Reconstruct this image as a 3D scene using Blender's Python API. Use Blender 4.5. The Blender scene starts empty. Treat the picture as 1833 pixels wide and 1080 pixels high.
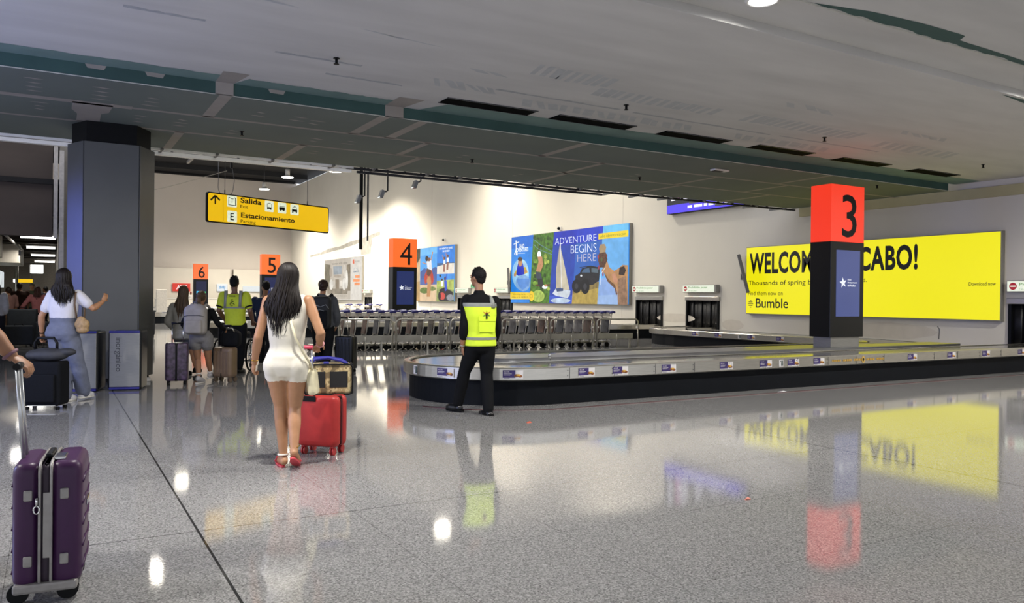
import bpy, bmesh, math, random
from mathutils import Vector, Matrix, noise
random.seed(7)
R = math.radians
PI = math.pi
sc = bpy.context.scene
col = sc.collection

# ---------------------------------------------------------------- camera, world, exposure
FPX = 1415.0
def _n(v): return v.normalized()
v1 = _n(Vector((95-916.5, 526-540, FPX)))            # direction the hall runs (world +Y) seen by the lens
v2 = Vector((3350-916.5, 560-540, FPX)); v2.normalize()
v2 = _n(v2 - v1*v1.dot(v2))
v3 = v2.cross(v1)
cam_right = Vector((v2.x, v1.x, v3.x)); cam_down = Vector((v2.y, v1.y, v3.y)); cam_fwd = Vector((v2.z, v1.z, v3.z))
cd = bpy.data.cameras.new('camera'); cam = bpy.data.objects.new('camera', cd); col.objects.link(cam)
cd.sensor_width = 36.0; cd.lens = 36.0*FPX/1833.0; cd.clip_end = 300; cd.clip_start = .05
mw = Matrix.Identity(4)
for i in range(3):
    mw[i][0] = cam_right[i]; mw[i][1] = -cam_down[i]; mw[i][2] = -cam_fwd[i]
mw[0][3], mw[1][3], mw[2][3] = 0, 0, 1.42
cam.matrix_world = mw
sc.camera = cam
YAW = -math.atan2(cam_fwd.x, cam_fwd.y)               # rotation of things that face away from the viewer

sc.view_settings.view_transform = 'Standard'; sc.view_settings.look = 'None'
sc.view_settings.gamma = 1.0; sc.view_settings.use_curve_mapping = False
sc.view_settings.exposure = 0.0
w = bpy.data.worlds.new('World'); sc.world = w; w.use_nodes = True
w.node_tree.nodes['Background'].inputs[0].default_value = (.55, .57, .62, 1)
w.node_tree.nodes['Background'].inputs[1].default_value = WORLD_STRENGTH = 2.1

def lamp(name, kind, loc, power, color=(1, .95, .87), rot=(0, 0, 0), size=.3, spot=None, blend=.5, parent=None):
    d = bpy.data.lights.new(name, kind); d.energy = power; d.color = color
    if kind == 'AREA': d.shape = 'DISK'; d.size = size
    else: d.shadow_soft_size = size
    if kind == 'SPOT': d.spot_size = spot; d.spot_blend = blend
    o = bpy.data.objects.new(name, d); col.objects.link(o); o.location = loc; o.rotation_euler = rot
    if parent: o.parent = parent
    return o
# hall high bays, downlights: in their builders (high_bay_lamp, recessed_downlight); a bluish display glow from the left side of the hall
lamp('display_glow', 'AREA', (-5.5, 9.0, 2.2), 260, (.35, .45, 1.0), (0, R(-100), R(10)), 2.0)
lamp('screen_glow', 'SPOT', (-4.6, 14.9, 2.3), 1900, (.12, .18, 1.0), (R(88), 0, R(-94)), .35, spot=R(30), blend=.9)

# ---------------------------------------------------------------- helpers
def lin(h):
    h = h.lstrip('#'); c = [int(h[i:i+2], 16)/255 for i in (0, 2, 4)]
    return tuple((x/12.92 if x <= .04045 else ((x+.055)/1.055)**2.4) for x in c)
_mc = {}
def mat(name, hexc, rough=.5, metal=0.0, var=.12, scale=18.0, bump=0.0, em=0.0, emc=None, coat=0.0, stretch=None, spec=None):
    """procedural principled material with noise-driven colour variation and optional bump"""
    if name in _mc: return _mc[name]
    m = bpy.data.materials.new(name); m.use_nodes = True; nt = m.node_tree; b = nt.nodes['Principled BSDF']
    c = lin(hexc)
    tc = nt.nodes.new('ShaderNodeTexCoord'); nz = nt.nodes.new('ShaderNodeTexNoise')
    nz.inputs['Scale'].default_value = scale; nz.inputs['Detail'].default_value = 4
    if stretch:
        mp = nt.nodes.new('ShaderNodeMapping'); mp.inputs['Scale'].default_value = stretch
        nt.links.new(tc.outputs['Object'], mp.inputs[0]); nt.links.new(mp.outputs[0], nz.inputs['Vector'])
    else: nt.links.new(tc.outputs['Object'], nz.inputs['Vector'])
    rp = nt.nodes.new('ShaderNodeValToRGB')
    rp.color_ramp.elements[0].position = .3; rp.color_ramp.elements[1].position = .7
    rp.color_ramp.elements[0].color = tuple(x*(1-var) for x in c)+(1,)
    rp.color_ramp.elements[1].color = tuple(min(1, x*(1+var)) for x in c)+(1,)
    nt.links.new(nz.outputs['Fac'], rp.inputs[0])
    b.inputs['Roughness'].default_value = rough; b.inputs['Metallic'].default_value = metal
    if spec is not None: b.inputs['Specular IOR Level'].default_value = spec
    if coat: b.inputs['Coat Weight'].default_value = coat; b.inputs['Coat Roughness'].default_value = .1
    if em:
        b.inputs['Base Color'].default_value = tuple(x*.12 for x in c)+(1,)
        if emc: b.inputs['Emission Color'].default_value = lin(emc)+(1,)
        else: nt.links.new(rp.outputs[0], b.inputs['Emission Color'])
        b.inputs['Emission Strength'].default_value = em
    else: nt.links.new(rp.outputs[0], b.inputs['Base Color'])
    if bump:
        bp = nt.nodes.new('ShaderNodeBump'); bp.inputs['Strength'].default_value = bump; bp.inputs['Distance'].default_value = .02
        nt.links.new(nz.outputs['Fac'], bp.inputs['Height']); nt.links.new(bp.outputs[0], b.inputs['Normal'])
    _mc[name] = m
    return m

class MB:
    """collects shapes; obj() links them as one mesh object"""
    def __init__(s): s.bm = bmesh.new()
    def face(s, pts, mi=0):
        vs = [s.bm.verts.new(p) for p in pts]
        try: f = s.bm.faces.new(vs); f.material_index = mi; return f
        except ValueError: return None
    def box(s, c, d, mi=0, rz=0, bev=0, rot=None, seg=2):
        M = Matrix.Translation(c) @ (rot.to_4x4() if rot is not None else Matrix.Rotation(rz, 4, 'Z'))
        b2 = bmesh.new(); bmesh.ops.create_cube(b2, size=1)
        bmesh.ops.scale(b2, vec=d, verts=b2.verts)
        if bev: bmesh.ops.bevel(b2, geom=b2.edges[:], offset=bev, segments=seg, profile=.5, affect='EDGES')
        s.add(b2, M, mi); return s
    def add(s, b2, M=None, mi=0):
        mp = {}
        for v in b2.verts: mp[v] = s.bm.verts.new((M @ v.co) if M is not None else v.co)
        for f in b2.faces:
            try: nf = s.bm.faces.new([mp[v] for v in f.verts]); nf.material_index = mi; nf.smooth = f.smooth
            except ValueError: pass
        b2.free(); return s
    def loft(s, rings, mi=0, caps=True, closed=True, smooth=True):
        vr = [[s.bm.verts.new(p) for p in r] for r in rings]
        n = len(vr[0])
        for a, b in zip(vr, vr[1:]):
            for i in range(n if closed else n-1):
                j = (i+1) % n
                try: f = s.bm.faces.new((a[i], a[j], b[j], b[i])); f.material_index = mi; f.smooth = smooth
                except ValueError: pass
        if caps and closed:
            for r in (vr[0][::-1], vr[-1]):
                try: f = s.bm.faces.new(r); f.material_index = mi
                except ValueError: pass
        return s
    def tube(s, pts, r, n=8, mi=0, closed=False):
        pts = [Vector(p) for p in pts]; k = len(pts); rings = []; u = None
        for i, p in enumerate(pts):
            if closed: t = pts[(i+1) % k]-pts[i-1]
            else: t = pts[min(i+1, k-1)]-pts[max(i-1, 0)]
            if t.length < 1e-9: t = Vector((0, 0, 1))
            t.normalize()
            if u is None: u = t.orthogonal().normalized()
            else:
                u = u - t*u.dot(t); u = u.normalized() if u.length > 1e-6 else t.orthogonal().normalized()
            v = t.cross(u); rr = r[i] if isinstance(r, (list, tuple)) else r
            rings.append([p+(u*math.cos(2*PI*j/n)+v*math.sin(2*PI*j/n))*rr for j in range(n)])
        if closed: rings.append(rings[0]); 
        return s.loft(rings, mi, caps=not closed)
    def cyl(s, a, b, r, n=16, mi=0, r2=None): return s.tube([a, b], [r, r if r2 is None else r2], n, mi)
    def sphere(s, c, r, mi=0, u=14, v=10, rot=None):
        rr = r if isinstance(r, (tuple, list)) else (r, r, r)
        b2 = bmesh.new(); bmesh.ops.create_uvsphere(b2, u_segments=u, v_segments=v, radius=1)
        for f in b2.faces: f.smooth = True
        M = Matrix.Translation(c) @ (rot.to_4x4() if rot is not None else Matrix.Identity(4)) @ Matrix.Diagonal((*rr, 1))
        return s.add(b2, M, mi)
    def prism(s, poly, z0, z1, mi=0, smooth=False):
        return s.loft([[(x, y, z0) for x, y in poly], [(x, y, z1) for x, y in poly]], mi, smooth=smooth)
    def plate(s, poly, y, th=.004, mi=0):
        """flat shape in the local x-z plane (front at y, thickness backwards)"""
        return s.face([(x, y, z) for x, z in poly], mi)
    def text(s, body, x, z, w=None, h=None, y=0.0, mi=0, bold=0.0, track=1.0, align='L', shear=0.0, rot=0.0, mapf=None):
        cu = bpy.data.curves.new('t', 'FONT'); cu.body = body; cu.offset = bold; cu.shear = shear; cu.space_character = track; cu.resolution_u = 3; cu.fill_mode = 'FRONT'
        o = bpy.data.objects.new('t', cu); col.objects.link(o)
        dg = bpy.context.evaluated_depsgraph_get(); me = o.evaluated_get(dg).to_mesh()
        vs = [v.co.copy() for v in me.vertices]; fs = [tuple(p.vertices) for p in me.polygons]
        o.evaluated_get(dg).to_mesh_clear(); bpy.data.objects.remove(o); bpy.data.curves.remove(cu)
        if not vs: return s
        x0 = min(v.x for v in vs); x1 = max(v.x for v in vs); y0 = min(v.y for v in vs); y1 = max(v.y for v in vs)
        sy = h/(y1-y0) if h else w/(x1-x0); sx = w/(x1-x0) if w else sy
        W = sx*(x1-x0); ox = x - (W if align == 'R' else W/2 if align == 'C' else 0)
        nv = []
        for v in vs:
            px = (v.x-x0)*sx; pz = (v.y-y0)*sy
            if rot: px, pz = px*math.cos(rot)-pz*math.sin(rot), px*math.sin(rot)+pz*math.cos(rot)
            p = (px+ox, y, pz+z)
            nv.append(s.bm.verts.new(mapf(*p) if mapf else p))
        for f in fs:
            try: nf = s.bm.faces.new([nv[i] for i in f]); nf.material_index = mi
            except ValueError: pass
        return s
    def obj(s, name, mats, parent=None, smooth=False, norm=True):
        me = bpy.data.meshes.new(name)
        if norm: bmesh.ops.recalc_face_normals(s.bm, faces=s.bm.faces)
        if smooth:
            for f in s.bm.faces: f.smooth = True
        s.bm.to_mesh(me); s.bm.free()
        for m in (mats if isinstance(mats, (list, tuple)) else [mats]): me.materials.append(m)
        o = bpy.data.objects.new(name, me); col.objects.link(o)
        if parent: o.parent = parent
        return o

def thing(name, label, cat, loc=(0, 0, 0), rz=0, group=None):
    o = bpy.data.objects.new(name, None); col.objects.link(o); o.empty_display_size = .1
    o.location = loc; o.rotation_euler = (0, 0, rz); return tag(o, label, cat, group)
def tag(o, label, cat, group=None):
    o['label'] = label; o['category'] = cat
    if group: o['group'] = group
    return o
def struct(o): o['kind'] = 'structure'; return o
def dup(root, loc, rz, label, group=None):
    r = root.copy(); col.objects.link(r); r.location = loc; r.rotation_euler = (0, 0, rz); r['label'] = label
    if group: r['group'] = group
    for ch in list(root.children):
        c = ch.copy(); col.objects.link(c); c.parent = r
        for g in ch.children:
            d = g.copy(); col.objects.link(d); d.parent = c
    return r
def ring(c, rx, ry, n=24, z=None): return [(c[0]+rx*math.cos(2*PI*i/n), c[1]+ry*math.sin(2*PI*i/n), c[2]) for i in range(n)]
def rrect(w, h, r, n=5, cx=0, cy=0):
    out = []
    for (sx, sy, a0) in ((1, 1, 0), (-1, 1, 90), (-1, -1, 180), (1, -1, 270)):
        for k in range(n+1):
            a = R(a0+90*k/n); out.append((cx+sx*(w/2-r)+r*math.cos(a), cy+sy*(h/2-r)+r*math.sin(a)))
    return out
def quad_map(src, w, h):
    """rectify: maps a point read on a slanted picture (4 corners TL TR BR BL) to x,z on a w x h panel"""
    A = []; dst = [(0, h), (w, h), (w, 0), (0, 0)]
    for (x, y), (X, Y) in zip(src, dst):
        A.append([x, y, 1, 0, 0, 0, -X*x, -X*y, X]); A.append([0, 0, 0, x, y, 1, -Y*x, -Y*y, Y])
    n = 8
    for i in range(n):
        p = max(range(i, n), key=lambda k: abs(A[k][i])); A[i], A[p] = A[p], A[i]
        for k in range(n):
            if k != i:
                f = A[k][i]/A[i][i]
                A[k] = [a-f*b for a, b in zip(A[k], A[i])]
    H = [A[i][8]/A[i][i] for i in range(n)]
    return lambda x, y: ((H[0]*x+H[1]*y+H[2])/(H[6]*x+H[7]*y+1), (H[3]*x+H[4]*y+H[5])/(H[6]*x+H[7]*y+1))
RW = R(-90)      # rotation of things mounted on the right wall (local x to the viewer's right, y into the wall)
XW = 19.5        # the right wall

# shared materials
STEEL = mat('brushed_steel', '#b9b6ae', .28, .9, .1, 6, stretch=(1, 1, 30))
DKSTEEL = mat('dark_steel', '#55565a', .35, .8)
CHROME = mat('chrome', '#cfcfd0', .15, 1.0, .03)
BLACK = mat('black_plastic', '#08090b', .5, 0, .2, spec=.18)
BLACKG = mat('black_gloss', '#05070a', .3, 0, .2, spec=.28)
RUBBER = mat('black_rubber', '#080808', .7, 0, .2, spec=.15)
WHITE = mat('white_paint', '#d9d6cf', .6, 0, .04)
GALV = mat('galvanised_steel', '#bdb7ab', .45, .3, .08)
NAVY = mat('navy_plastic', '#1b1a66', .35, 0, .1)
GLASS = mat('clear_acrylic', '#c8cccc', .06, 0, .02)
# ---------------------------------------------------------------- setting: floor
def floor_material():
    m = bpy.data.materials.new('polished_terrazzo'); m.use_nodes = True; nt = m.node_tree; N = nt.nodes; L = nt.links
    b = N['Principled BSDF']
    tc = N.new('ShaderNodeTexCoord'); sep = N.new('ShaderNodeSeparateXYZ'); L.new(tc.outputs['Object'], sep.inputs[0])
    def math_(op, a, c=None, v=None):
        n = N.new('ShaderNodeMath'); n.operation = op
        for i, x in enumerate((a, c)):
            if x is None: continue
            if isinstance(x, (int, float)): n.inputs[i].default_value = x
            else: L.new(x, n.inputs[i])
        return n.outputs[0]
    v1 = N.new('ShaderNodeTexVoronoi'); v1.inputs['Scale'].default_value = 130; L.new(tc.outputs['Object'], v1.inputs['Vector'])
    n1 = N.new('ShaderNodeTexNoise'); n1.inputs['Scale'].default_value = 70; n1.inputs['Detail'].default_value = 3; L.new(tc.outputs['Object'], n1.inputs['Vector'])
    n2 = N.new('ShaderNodeTexNoise'); n2.inputs['Scale'].default_value = .8; n2.inputs['Detail'].default_value = 3; L.new(tc.outputs['Object'], n2.inputs['Vector'])
    r1 = N.new('ShaderNodeValToRGB'); L.new(v1.outputs['Color'], r1.inputs[0])
    e = r1.color_ramp.elements; e[0].position = .15; e[0].color = (.075, .074, .074, 1); e[1].position = .9; e[1].color = (.48, .475, .465, 1)
    k = e.new(.45); k.color = (.215, .213, .21, 1)
    r2 = N.new('ShaderNodeValToRGB'); L.new(n1.outputs['Fac'], r2.inputs[0]); e = r2.color_ramp.elements
    e[0].position = .35; e[0].color = (.14, .139, .139, 1); e[1].position = .65; e[1].color = (.345, .34, .336, 1)
    mx = N.new('ShaderNodeMixRGB'); mx.inputs[0].default_value = .5; L.new(r1.outputs[0], mx.inputs[1]); L.new(r2.outputs[0], mx.inputs[2])
    # joints between the slabs: one wide expansion joint, thin ones on a regular grid
    def lines(o, off, step, hw):
        a = math_('SUBTRACT', o, off); a = math_('DIVIDE', a, step); f = math_('ROUND', a); a = math_('SUBTRACT', a, f)
        a = math_('ABSOLUTE', a); return math_('LESS_THAN', math_('MULTIPLY', a, step), hw)
    thin = math_('MAXIMUM', lines(sep.outputs[0], .765, .962, .0022), lines(sep.outputs[1], 5.05, 1.05, .002))
    main = math_('MAXIMUM', lines(sep.outputs[0], .765, 5.772, .007), lines(sep.outputs[1], 5.05, 6.3, .004))
    j = math_('MAXIMUM', math_('MULTIPLY', thin, .45), math_('MULTIPLY', main, .93))
    mj = N.new('ShaderNodeMixRGB'); L.new(j, mj.inputs[0]); L.new(mx.outputs[0], mj.inputs[1]); mj.inputs[2].default_value = (.012, .012, .013, 1)
    L.new(mj.outputs[0], b.inputs['Base Color'])
    ro = N.new('ShaderNodeMapRange'); L.new(n2.outputs['Fac'], ro.inputs[0]); ro.inputs[1].default_value = .3; ro.inputs[2].default_value = .7
    ro.inputs[3].default_value = .030; ro.inputs[4].default_value = .058; L.new(ro.outputs[0], b.inputs['Roughness'])
    b.inputs['IOR'].default_value = 1.8
    bp = N.new('ShaderNodeBump'); bp.inputs['Strength'].default_value = .012; bp.inputs['Distance'].default_value = .01
    L.new(n1.outputs['Fac'], bp.inputs['Height']); L.new(bp.outputs[0], b.inputs['Normal'])
    return m
fl = struct(MB().box((3.3, 35, -.1), (33.4, 86, .2)).obj('floor', floor_material()))

# right wall with the baggage openings cut out
WALLM = mat('beige_wall_paint', '#d2ccbe', .75, 0, .045, .35)
openings = [(19.60, 21.18), (22.47, 23.98), (8.55, 10.22), (33.50, 35.08), (37.92, 39.50), (53.26, 54.68)]
OZ0, OZ1 = .44, 1.46
mb = MB(); ys = [-6.0]
for a, b in sorted(openings):
    mb.box((XW+.15, (ys[-1]+a)/2, 5.85), (.3, a-ys[-1], 11.7))
    mb.box((XW+.15, (a+b)/2, OZ0/2), (.3, b-a, OZ0)); mb.box((XW+.15, (a+b)/2, (OZ1+11.7)/2), (.3, b-a, 11.7-OZ1)); ys.append(b)
mb.box((XW+.15, (ys[-1]+75.6)/2, 5.85), (.3, 75.6-ys[-1], 11.7))
wall_r = struct(mb.obj('wall_right', WALLM))
mb = MB()
for y in (15.0, 24.9, 33.6, 43.2, 51.2): mb.box((XW-.002, y, 6.2), (.004, .012, 11))
mb.obj('panel_joint', mat('joint_line', '#a9a296', .8), wall_r)
mb = MB()                                                # bare torn strip along the far part of the wall
pts = [(68.9, 5.02), (66, 5.12), (63.5, 5.35), (60.6, 5.38), (58, 5.62), (55.5, 5.72), (51.8, 5.98), (51.8, 5.72), (54.3, 5.5), (57, 5.33), (60, 5.16), (63, 5.06), (66, 4.92), (68.9, 4.85)]
mb.face([(XW-.004, y, z) for y, z in pts]); mb.face([(XW-.005, 55.9, 5.5), (XW-.005, 55.7, 4.45), (XW-.005, 53.6, 4.5), (XW-.005, 53.4, 5.6)])
mb.obj('torn_strip', mat('bare_plaster', '#8e8a80', .9, 0, .2, 3), wall_r)
# stains and a crack low on the wall beside the near opening
mb = MB()
for (y, z, w_, h_) in ((19.0, .62, .45, .16), (21.8, .78, .9, .14), (13.3, .66, 1.3, .18)):
    n = 16; mb.face([(XW-.003, y+w_*math.cos(2*PI*i/n)*(1+.2*random.random()), z+h_*math.sin(2*PI*i/n)*(1+.3*random.random())) for i in range(n)])
mb.obj('scuff_stain', mat('scuff', '#c7bfb1', .85, 0, .05, 4), wall_r)
MB().tube([(XW-.006, 11.97, .82), (XW-.006, 11.92, .76), (XW-.006, 11.93, .5)], .008, 5).obj('crack', DKSTEEL, wall_r)
struct(MB().box((XW-.012, 28.5, .12), (.024, 72, .24)).obj('baseboard_right', mat('grey_skirting', '#9a958b', .6)))
# band at the top of the wall under the near ceilings
struct(MB().box((XW-.03, 4.5, 4.10), (.06, 23.6, .26), bev=.01).obj('trim_1', mat('cream_band', '#b3aa82', .7, 0, .05, 2)))
# end wall of the hall with a paler lower part
fw = struct(MB().box((8.0, 75.75, 6.1), (24, .3, 12.2)).obj('wall_far', mat('far_wall_paint', '#c9c0b6', .8, 0, .04, .3)))
FW2 = mat('pale_counter_wall', '#cdc6b9', .75, 0, .04, .5)
mb = MB()
mb.box((9.5, 75.2, 1.9), (8.8, .5, 3.8)); mb.box((15.9, 75.2, 1.9), (3.4, .5, 3.8))
mb.obj('counter_wall', FW2, fw)
# roof of the tall hall
struct(MB().box((8, 46, 12.35), (25, 60.5, .2)).obj('ceiling_hall', mat('black_roof', '#050508', .9, 0, .2, 1)))
struct(MB().box((13.5, 75.3, 12.25), (12.5, .5, .35)).obj('trim_2', mat('black_roof', '#050508')))
mb = MB()
for y in (30, 38, 46, 54, 62, 70): mb.box((8, y, 12.0), (23, .18, .4))
struct(mb.obj('roof_beam', mat('dark_beam', '#141519', .8)))

# ---------------------------------------------------------------- ceilings
PLASTER = mat('grey_plaster', '#c2c0bd', .85, 0, .075, 1.1, stretch=(.5, 2.2, 1))
GBOARD = mat('green_board', '#656d67', .85, 0, .08, .8)
TEAL = mat('teal_board', '#37524e', .85, 0, .12, 1.5)
TEALP = mat('teal_board_pale', '#6d8580', .85, 0, .1, 2.0)
SEAM = mat('joint_compound', '#989189', .85, 0, .06, 3)
STREAK = mat('skim_streak', '#b1b3b4', .85, 0, .06, 6)
SLOT = mat('slot_dark', '#050507', .9, spec=.05)
ZN, ZL, ZC = 4.38, 4.20, 4.48
YB, YE = 11.54, 16.3
cl = MB()
cl.box((6.5, 8.85, ZN+.15), (26, 5.38, .3))                          # between the lamp trough and the drop
cl.box((6.5, 5.745, ZC+.15), (26, .83, .3))                          # lamp trough
cl.box((6.5, .0, ZN+.15), (26, 10.66, .3))                           # near side
cnear = struct(cl.obj('ceiling_near', PLASTER))
# dropped far ceiling; its face towards the viewer is bare dark green board
cl = MB(); cl.box((6.35, (YB+.02+YE)/2, ZL+.2), (25.7, YE-YB-.02, .4)); clow = struct(cl.obj('ceiling_low', GBOARD))
mb = MB(); mb.box((6.35, YB+.005, (ZL+ZN)/2+.005), (25.6, .03, ZN-ZL+.01)); mb.box((19.0, YB-.2, (ZL+ZN)/2), (.7, .4, .17)) if False else None
mb.obj('drop_face', TEAL, clow)
def ragged(pts_a, pts_b, jit=.03, n=40):
    """strip between two polylines in plan with a ragged edge on the first"""
    def samp(P, t):
        ds = [math.hypot(P[j+1][0]-P[j][0], P[j+1][1]-P[j][1]) for j in range(len(P)-1)]; k = t*sum(ds); i = 0
        while i < len(ds)-1 and k > ds[i]: k -= ds[i]; i += 1
        f = k/ds[i] if ds[i] else 0
        return (P[i][0]*(1-f)+P[i+1][0]*f, P[i][1]*(1-f)+P[i+1][1]*f)
    a = [samp(pts_a, i/n) for i in range(n+1)]; b = [samp(pts_b, i/n) for i in range(n+1)]
    a = [(x, y+random.uniform(-jit, jit)) for x, y in a]
    return a, b
def strip(mb, z, A, B, jit=.03, n=60, mi=0):
    a, b = ragged(A, B, jit, n)
    for i in range(n): mb.face([(a[i][0], a[i][1], z), (a[i+1][0], a[i+1][1], z), (b[i+1][0], b[i+1][1], z), (b[i][0], b[i][1], z)], mi)
# pale teal strip of unplastered board along the drop
mb = MB()
strip(mb, ZN-.002, [(-6, 11.1), (2.02, 11.16)], [(-6, YB-.012), (2.0, YB-.012)], .02)
strip(mb, ZN-.002, [(2.3, 11.16), (4.55, 11.18)], [(2.15, YB-.012), (4.5, YB-.012)], .02)
strip(mb, ZN-.002, [(5.2, 10.95), (19.4, 10.85)], [(4.95, YB-.012), (19.4, YB-.012)], .03)
mb.obj('bare_board_strip', TEALP, cnear)
mb = MB()                                                 # patches of filler over the drop face
for x, w_ in ((2.04, .24), (4.55, .3)):
    mb.box((x, YB-.014, (ZL+ZN)/2), (w_, .008, ZN-ZL)); mb.face([(x-w_/2, YB-.6, ZN-.003), (x+w_/2+.1, YB-.6, ZN-.003), (x+w_/2, YB, ZN-.003), (x-w_/2, YB, ZN-.003)])
for x in (.45, 1.15, 2.75):
    mb.face([(x-.12, YB-.013, ZN), (x-.09, YB-.013, ZN-.055), (x+.1, YB-.013, ZN-.06), (x+.13, YB-.013, ZN)])
mb.obj('filler_patch', SEAM, cnear)
mb = MB(); mb.box((6.35, YB-.012, ZL+.004), (25.6, .012, .012)); mb.obj('corner_bead', mat('bead_white', '#b9b8b0', .6), clow)
# taped seams of the low ceiling
mb = MB(); z = ZL-.002
def bar(x0, y0, x1, y1, w0, w1=None):
    w1 = w1 or w0; d = Vector((x1-x0, y1-y0)); n_ = Vector((-d.y, d.x)).normalized()
    mb.face([(x0-n_.x*w0/2, y0-n_.y*w0/2, z), (x1-n_.x*w1/2, y1-n_.y*w1/2, z), (x1+n_.x*w1/2, y1+n_.y*w1/2, z), (x0+n_.x*w0/2, y0+n_.y*w0/2, z)])
bar(-6, 13.06, 1.0, 13.05, .2); bar(1.0, 13.05, 19.4, 13.05, .11); bar(-6, 14.5, 19.4, 14.5, .11)
for x in (2.06, 4.4, 5.05, 8.2): bar(x, YB, x, 13.05, .17)
for x in (5.4, 9.3, 12.5, 14.8): bar(x+.4, 13.05, x+.4, 14.5, .13)
for x in (1.85, 3.95, 6.3, 9.8, 13.1, 16.2): bar(x, 14.5, x, YE, .15)
for x in (14.8,): bar(x, YB, x, 13.05, .12)
mb.face([(.22, 13.05, z), (.75, 13.05, z), (.72, 13.6, z), (.62, 13.75, z), (.63, 14.5, z), (.30, 14.5, z), (.30, 13.9, z), (.22, 13.6, z)])
for x0, y0, k in ((-.25, 11.95, 4), (.55, 12.0, 4), (1.2, 12.25, 3), (-.2, 13.4, 3), (1.15, 13.55, 3), (2.7, 12.3, 2), (3.3, 12.3, 2), (1.75, 13.5, 3), (2.6, 13.9, 2), (4.0, 13.8, 2), (3.6, 12.4, 2), (4.6, 13.7, 2), (6.9, 13.8, 2), (11.2, 13.8, 2), (9.0, 15.2, 2), (4.3, 15.0, 2)):
    for i in range(k):
        y = y0+.24*i; s_ = random.uniform(.06, .13)
        mb.face([(x0-s_, y, z), (x0-.02, y-.035, z), (x0+s_*1.2, y, z), (x0+.02, y+.035, z)])
mb.obj('taped_seam', SEAM, clow)
# skim streaks (rows of slanted hatch) on the near ceiling
mb = MB(); z = ZN-.0015
def hatch(x0, x1, y0, y1, n, slant=.25, mi=0):
    for i in range(n):
        x = x0+(x1-x0)*i/n; dx = (x1-x0)/n*random.uniform(.5, .9); s2 = slant*random.uniform(.7, 1.2)
        ya = y0+random.uniform(-.02, .05); yb = y1+random.uniform(-.05, .02)
        mb.face([(x, ya, z), (x+dx, ya, z), (x+dx+s2, yb, z), (x+s2, yb, z)], mi)
hatch(5.3, 6.6, 8.45, 8.95, 9, .1); hatch(6.6, 9.0, 8.95, 9.35, 14, .1); hatch(9.6, 12.4, 8.9, 9.4, 14, .1); hatch(13.2, 15.6, 9.1, 9.6, 9)
hatch(4.4, 5.4, 9.75, 10.1, 6); hatch(6.0, 9.4, 10.05, 10.42, 15); hatch(10.4, 13, 10.1, 10.45, 9); hatch(1.0, 1.9, 8.0, 8.12, 2, .5); hatch(2.9, 3.5, 8.4, 8.5, 2, .5)
hatch(9.4, 10.4, 8.1, 8.3, 3, .3); hatch(12.6, 14, 8.4, 8.6, 5, .3); hatch(4.6, 5.1, 9.1, 9.22, 2)
mb.obj('skim_streaks', STREAK, cnear)
mb = MB(); z = ZN-.0012
for (x0, x1, y) in ((5.4, 7.6, 9.78), (7.9, 11, 9.82), (2.3, 3.4, 9.7), (3.1, 4.2, 10.3), (11.2, 14, 9.8), (.6, 1.4, 9.0)): strip(mb, z, [(x0, y), (x1, y+.02)], [(x0, y+.07), (x1, y+.08)], .02, 12)
mb.obj('skim_lines', mat('skim_line', '#a3a5a7', .85), cnear)
# teal patch along the near edge of the lamp trough
mb = MB(); z = ZN-.002
strip(mb, z, [(6.4, 5.30), (12, 5.30)], [(6.5, 5.29), (7.2, 5.14), (7.9, 5.08), (8.7, 5.06), (8.8, 5.19), (9.6, 5.2), (12, 5.26)], .02, 40)
strip(mb, z, [(11.6, 6.2), (13.2, 6.2)], [(11.6, 6.22), (13.2, 6.42)], .02, 10)
mb.obj('bare_edge_patch', TEAL, cnear)
MB().box((9, 5.318, ZN-.003), (18, .02, .014)).obj('trough_bead', mat('bead_white', '#b9b8b0'), cnear)
# air slots: rectangular holes (dark boxes let into the board)
x_slots = [5.02, 7.0, 9.24, 11.53, 13.96, 16.48]
slot0 = None
for i, x in enumerate(x_slots):
    if slot0 is None:
        slot0 = thing('air_slot', 'leftmost long dark air slot in the grey ceiling along the green drop', 'vent', (x+.78, 10.75, ZN), 0, 'air slots in the ceiling')
        m2 = MB(); m2.box((0, 0, -.007), (1.55, .32, .012)); m2.obj('opening', SLOT, slot0)
        m2 = MB(); m2.box((0, .165, -.008), (1.58, .012, .014)); m2.box((0, -.165, -.008), (1.58, .012, .014)); m2.obj('edge_trim', DKSTEEL, slot0)
    else:
        dup(slot0, (x+.78, 10.75, ZN), 0, ('second', 'third', 'fourth', 'fifth', 'rightmost')[i-1]+' long dark air slot from the left in the grey ceiling' if i < 5 else 'rightmost long dark air slot in the grey ceiling, nearest the right wall')
# steel framing that hangs along the open edge of the low ceiling
fr = MB()
fr.box((2.3, YE+.10, ZL+.015), (6.5, .06, .10)); fr.box((2.3, YE+.42, ZL-.03), (6.6, .12, .085))
fo = struct(fr.obj('trim_3', mat('channel_lit_tone', '#f7f3ea', .5, 0, .03)))  # near-white colour stands in for the hall light on this channel
fr = MB(); fr.box((12.4, YE+.04, ZL+.06), (14, .05, .03)); fr.box((12.4, YE+.12, ZL-.02), (14, .05, .05)); fr.box((9.0, YE+.3, ZL-.06), (6.6, .05, .05)); fr.box((12.4, YE+.08, ZL+.13), (14, .05, .04))
fr.box((2.0, YE+.2, ZL+.0), (7, .06, .05))
FRD = mat('dark_channel', '#26262a', .6, .2)  # framing as it looks backlit, its shade put into the dark colour
fo2 = struct(fr.obj('trim_4', FRD))
fr = MB()
for i in range(26):
    x = 1.9+.68*i+random.uniform(-.1, .1)
    fr.box((x, YE+.10, ZL+.04), (.045, .05, .16))
fr.obj('hanger_clip', FRD, fo2)
fr = MB()
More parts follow.
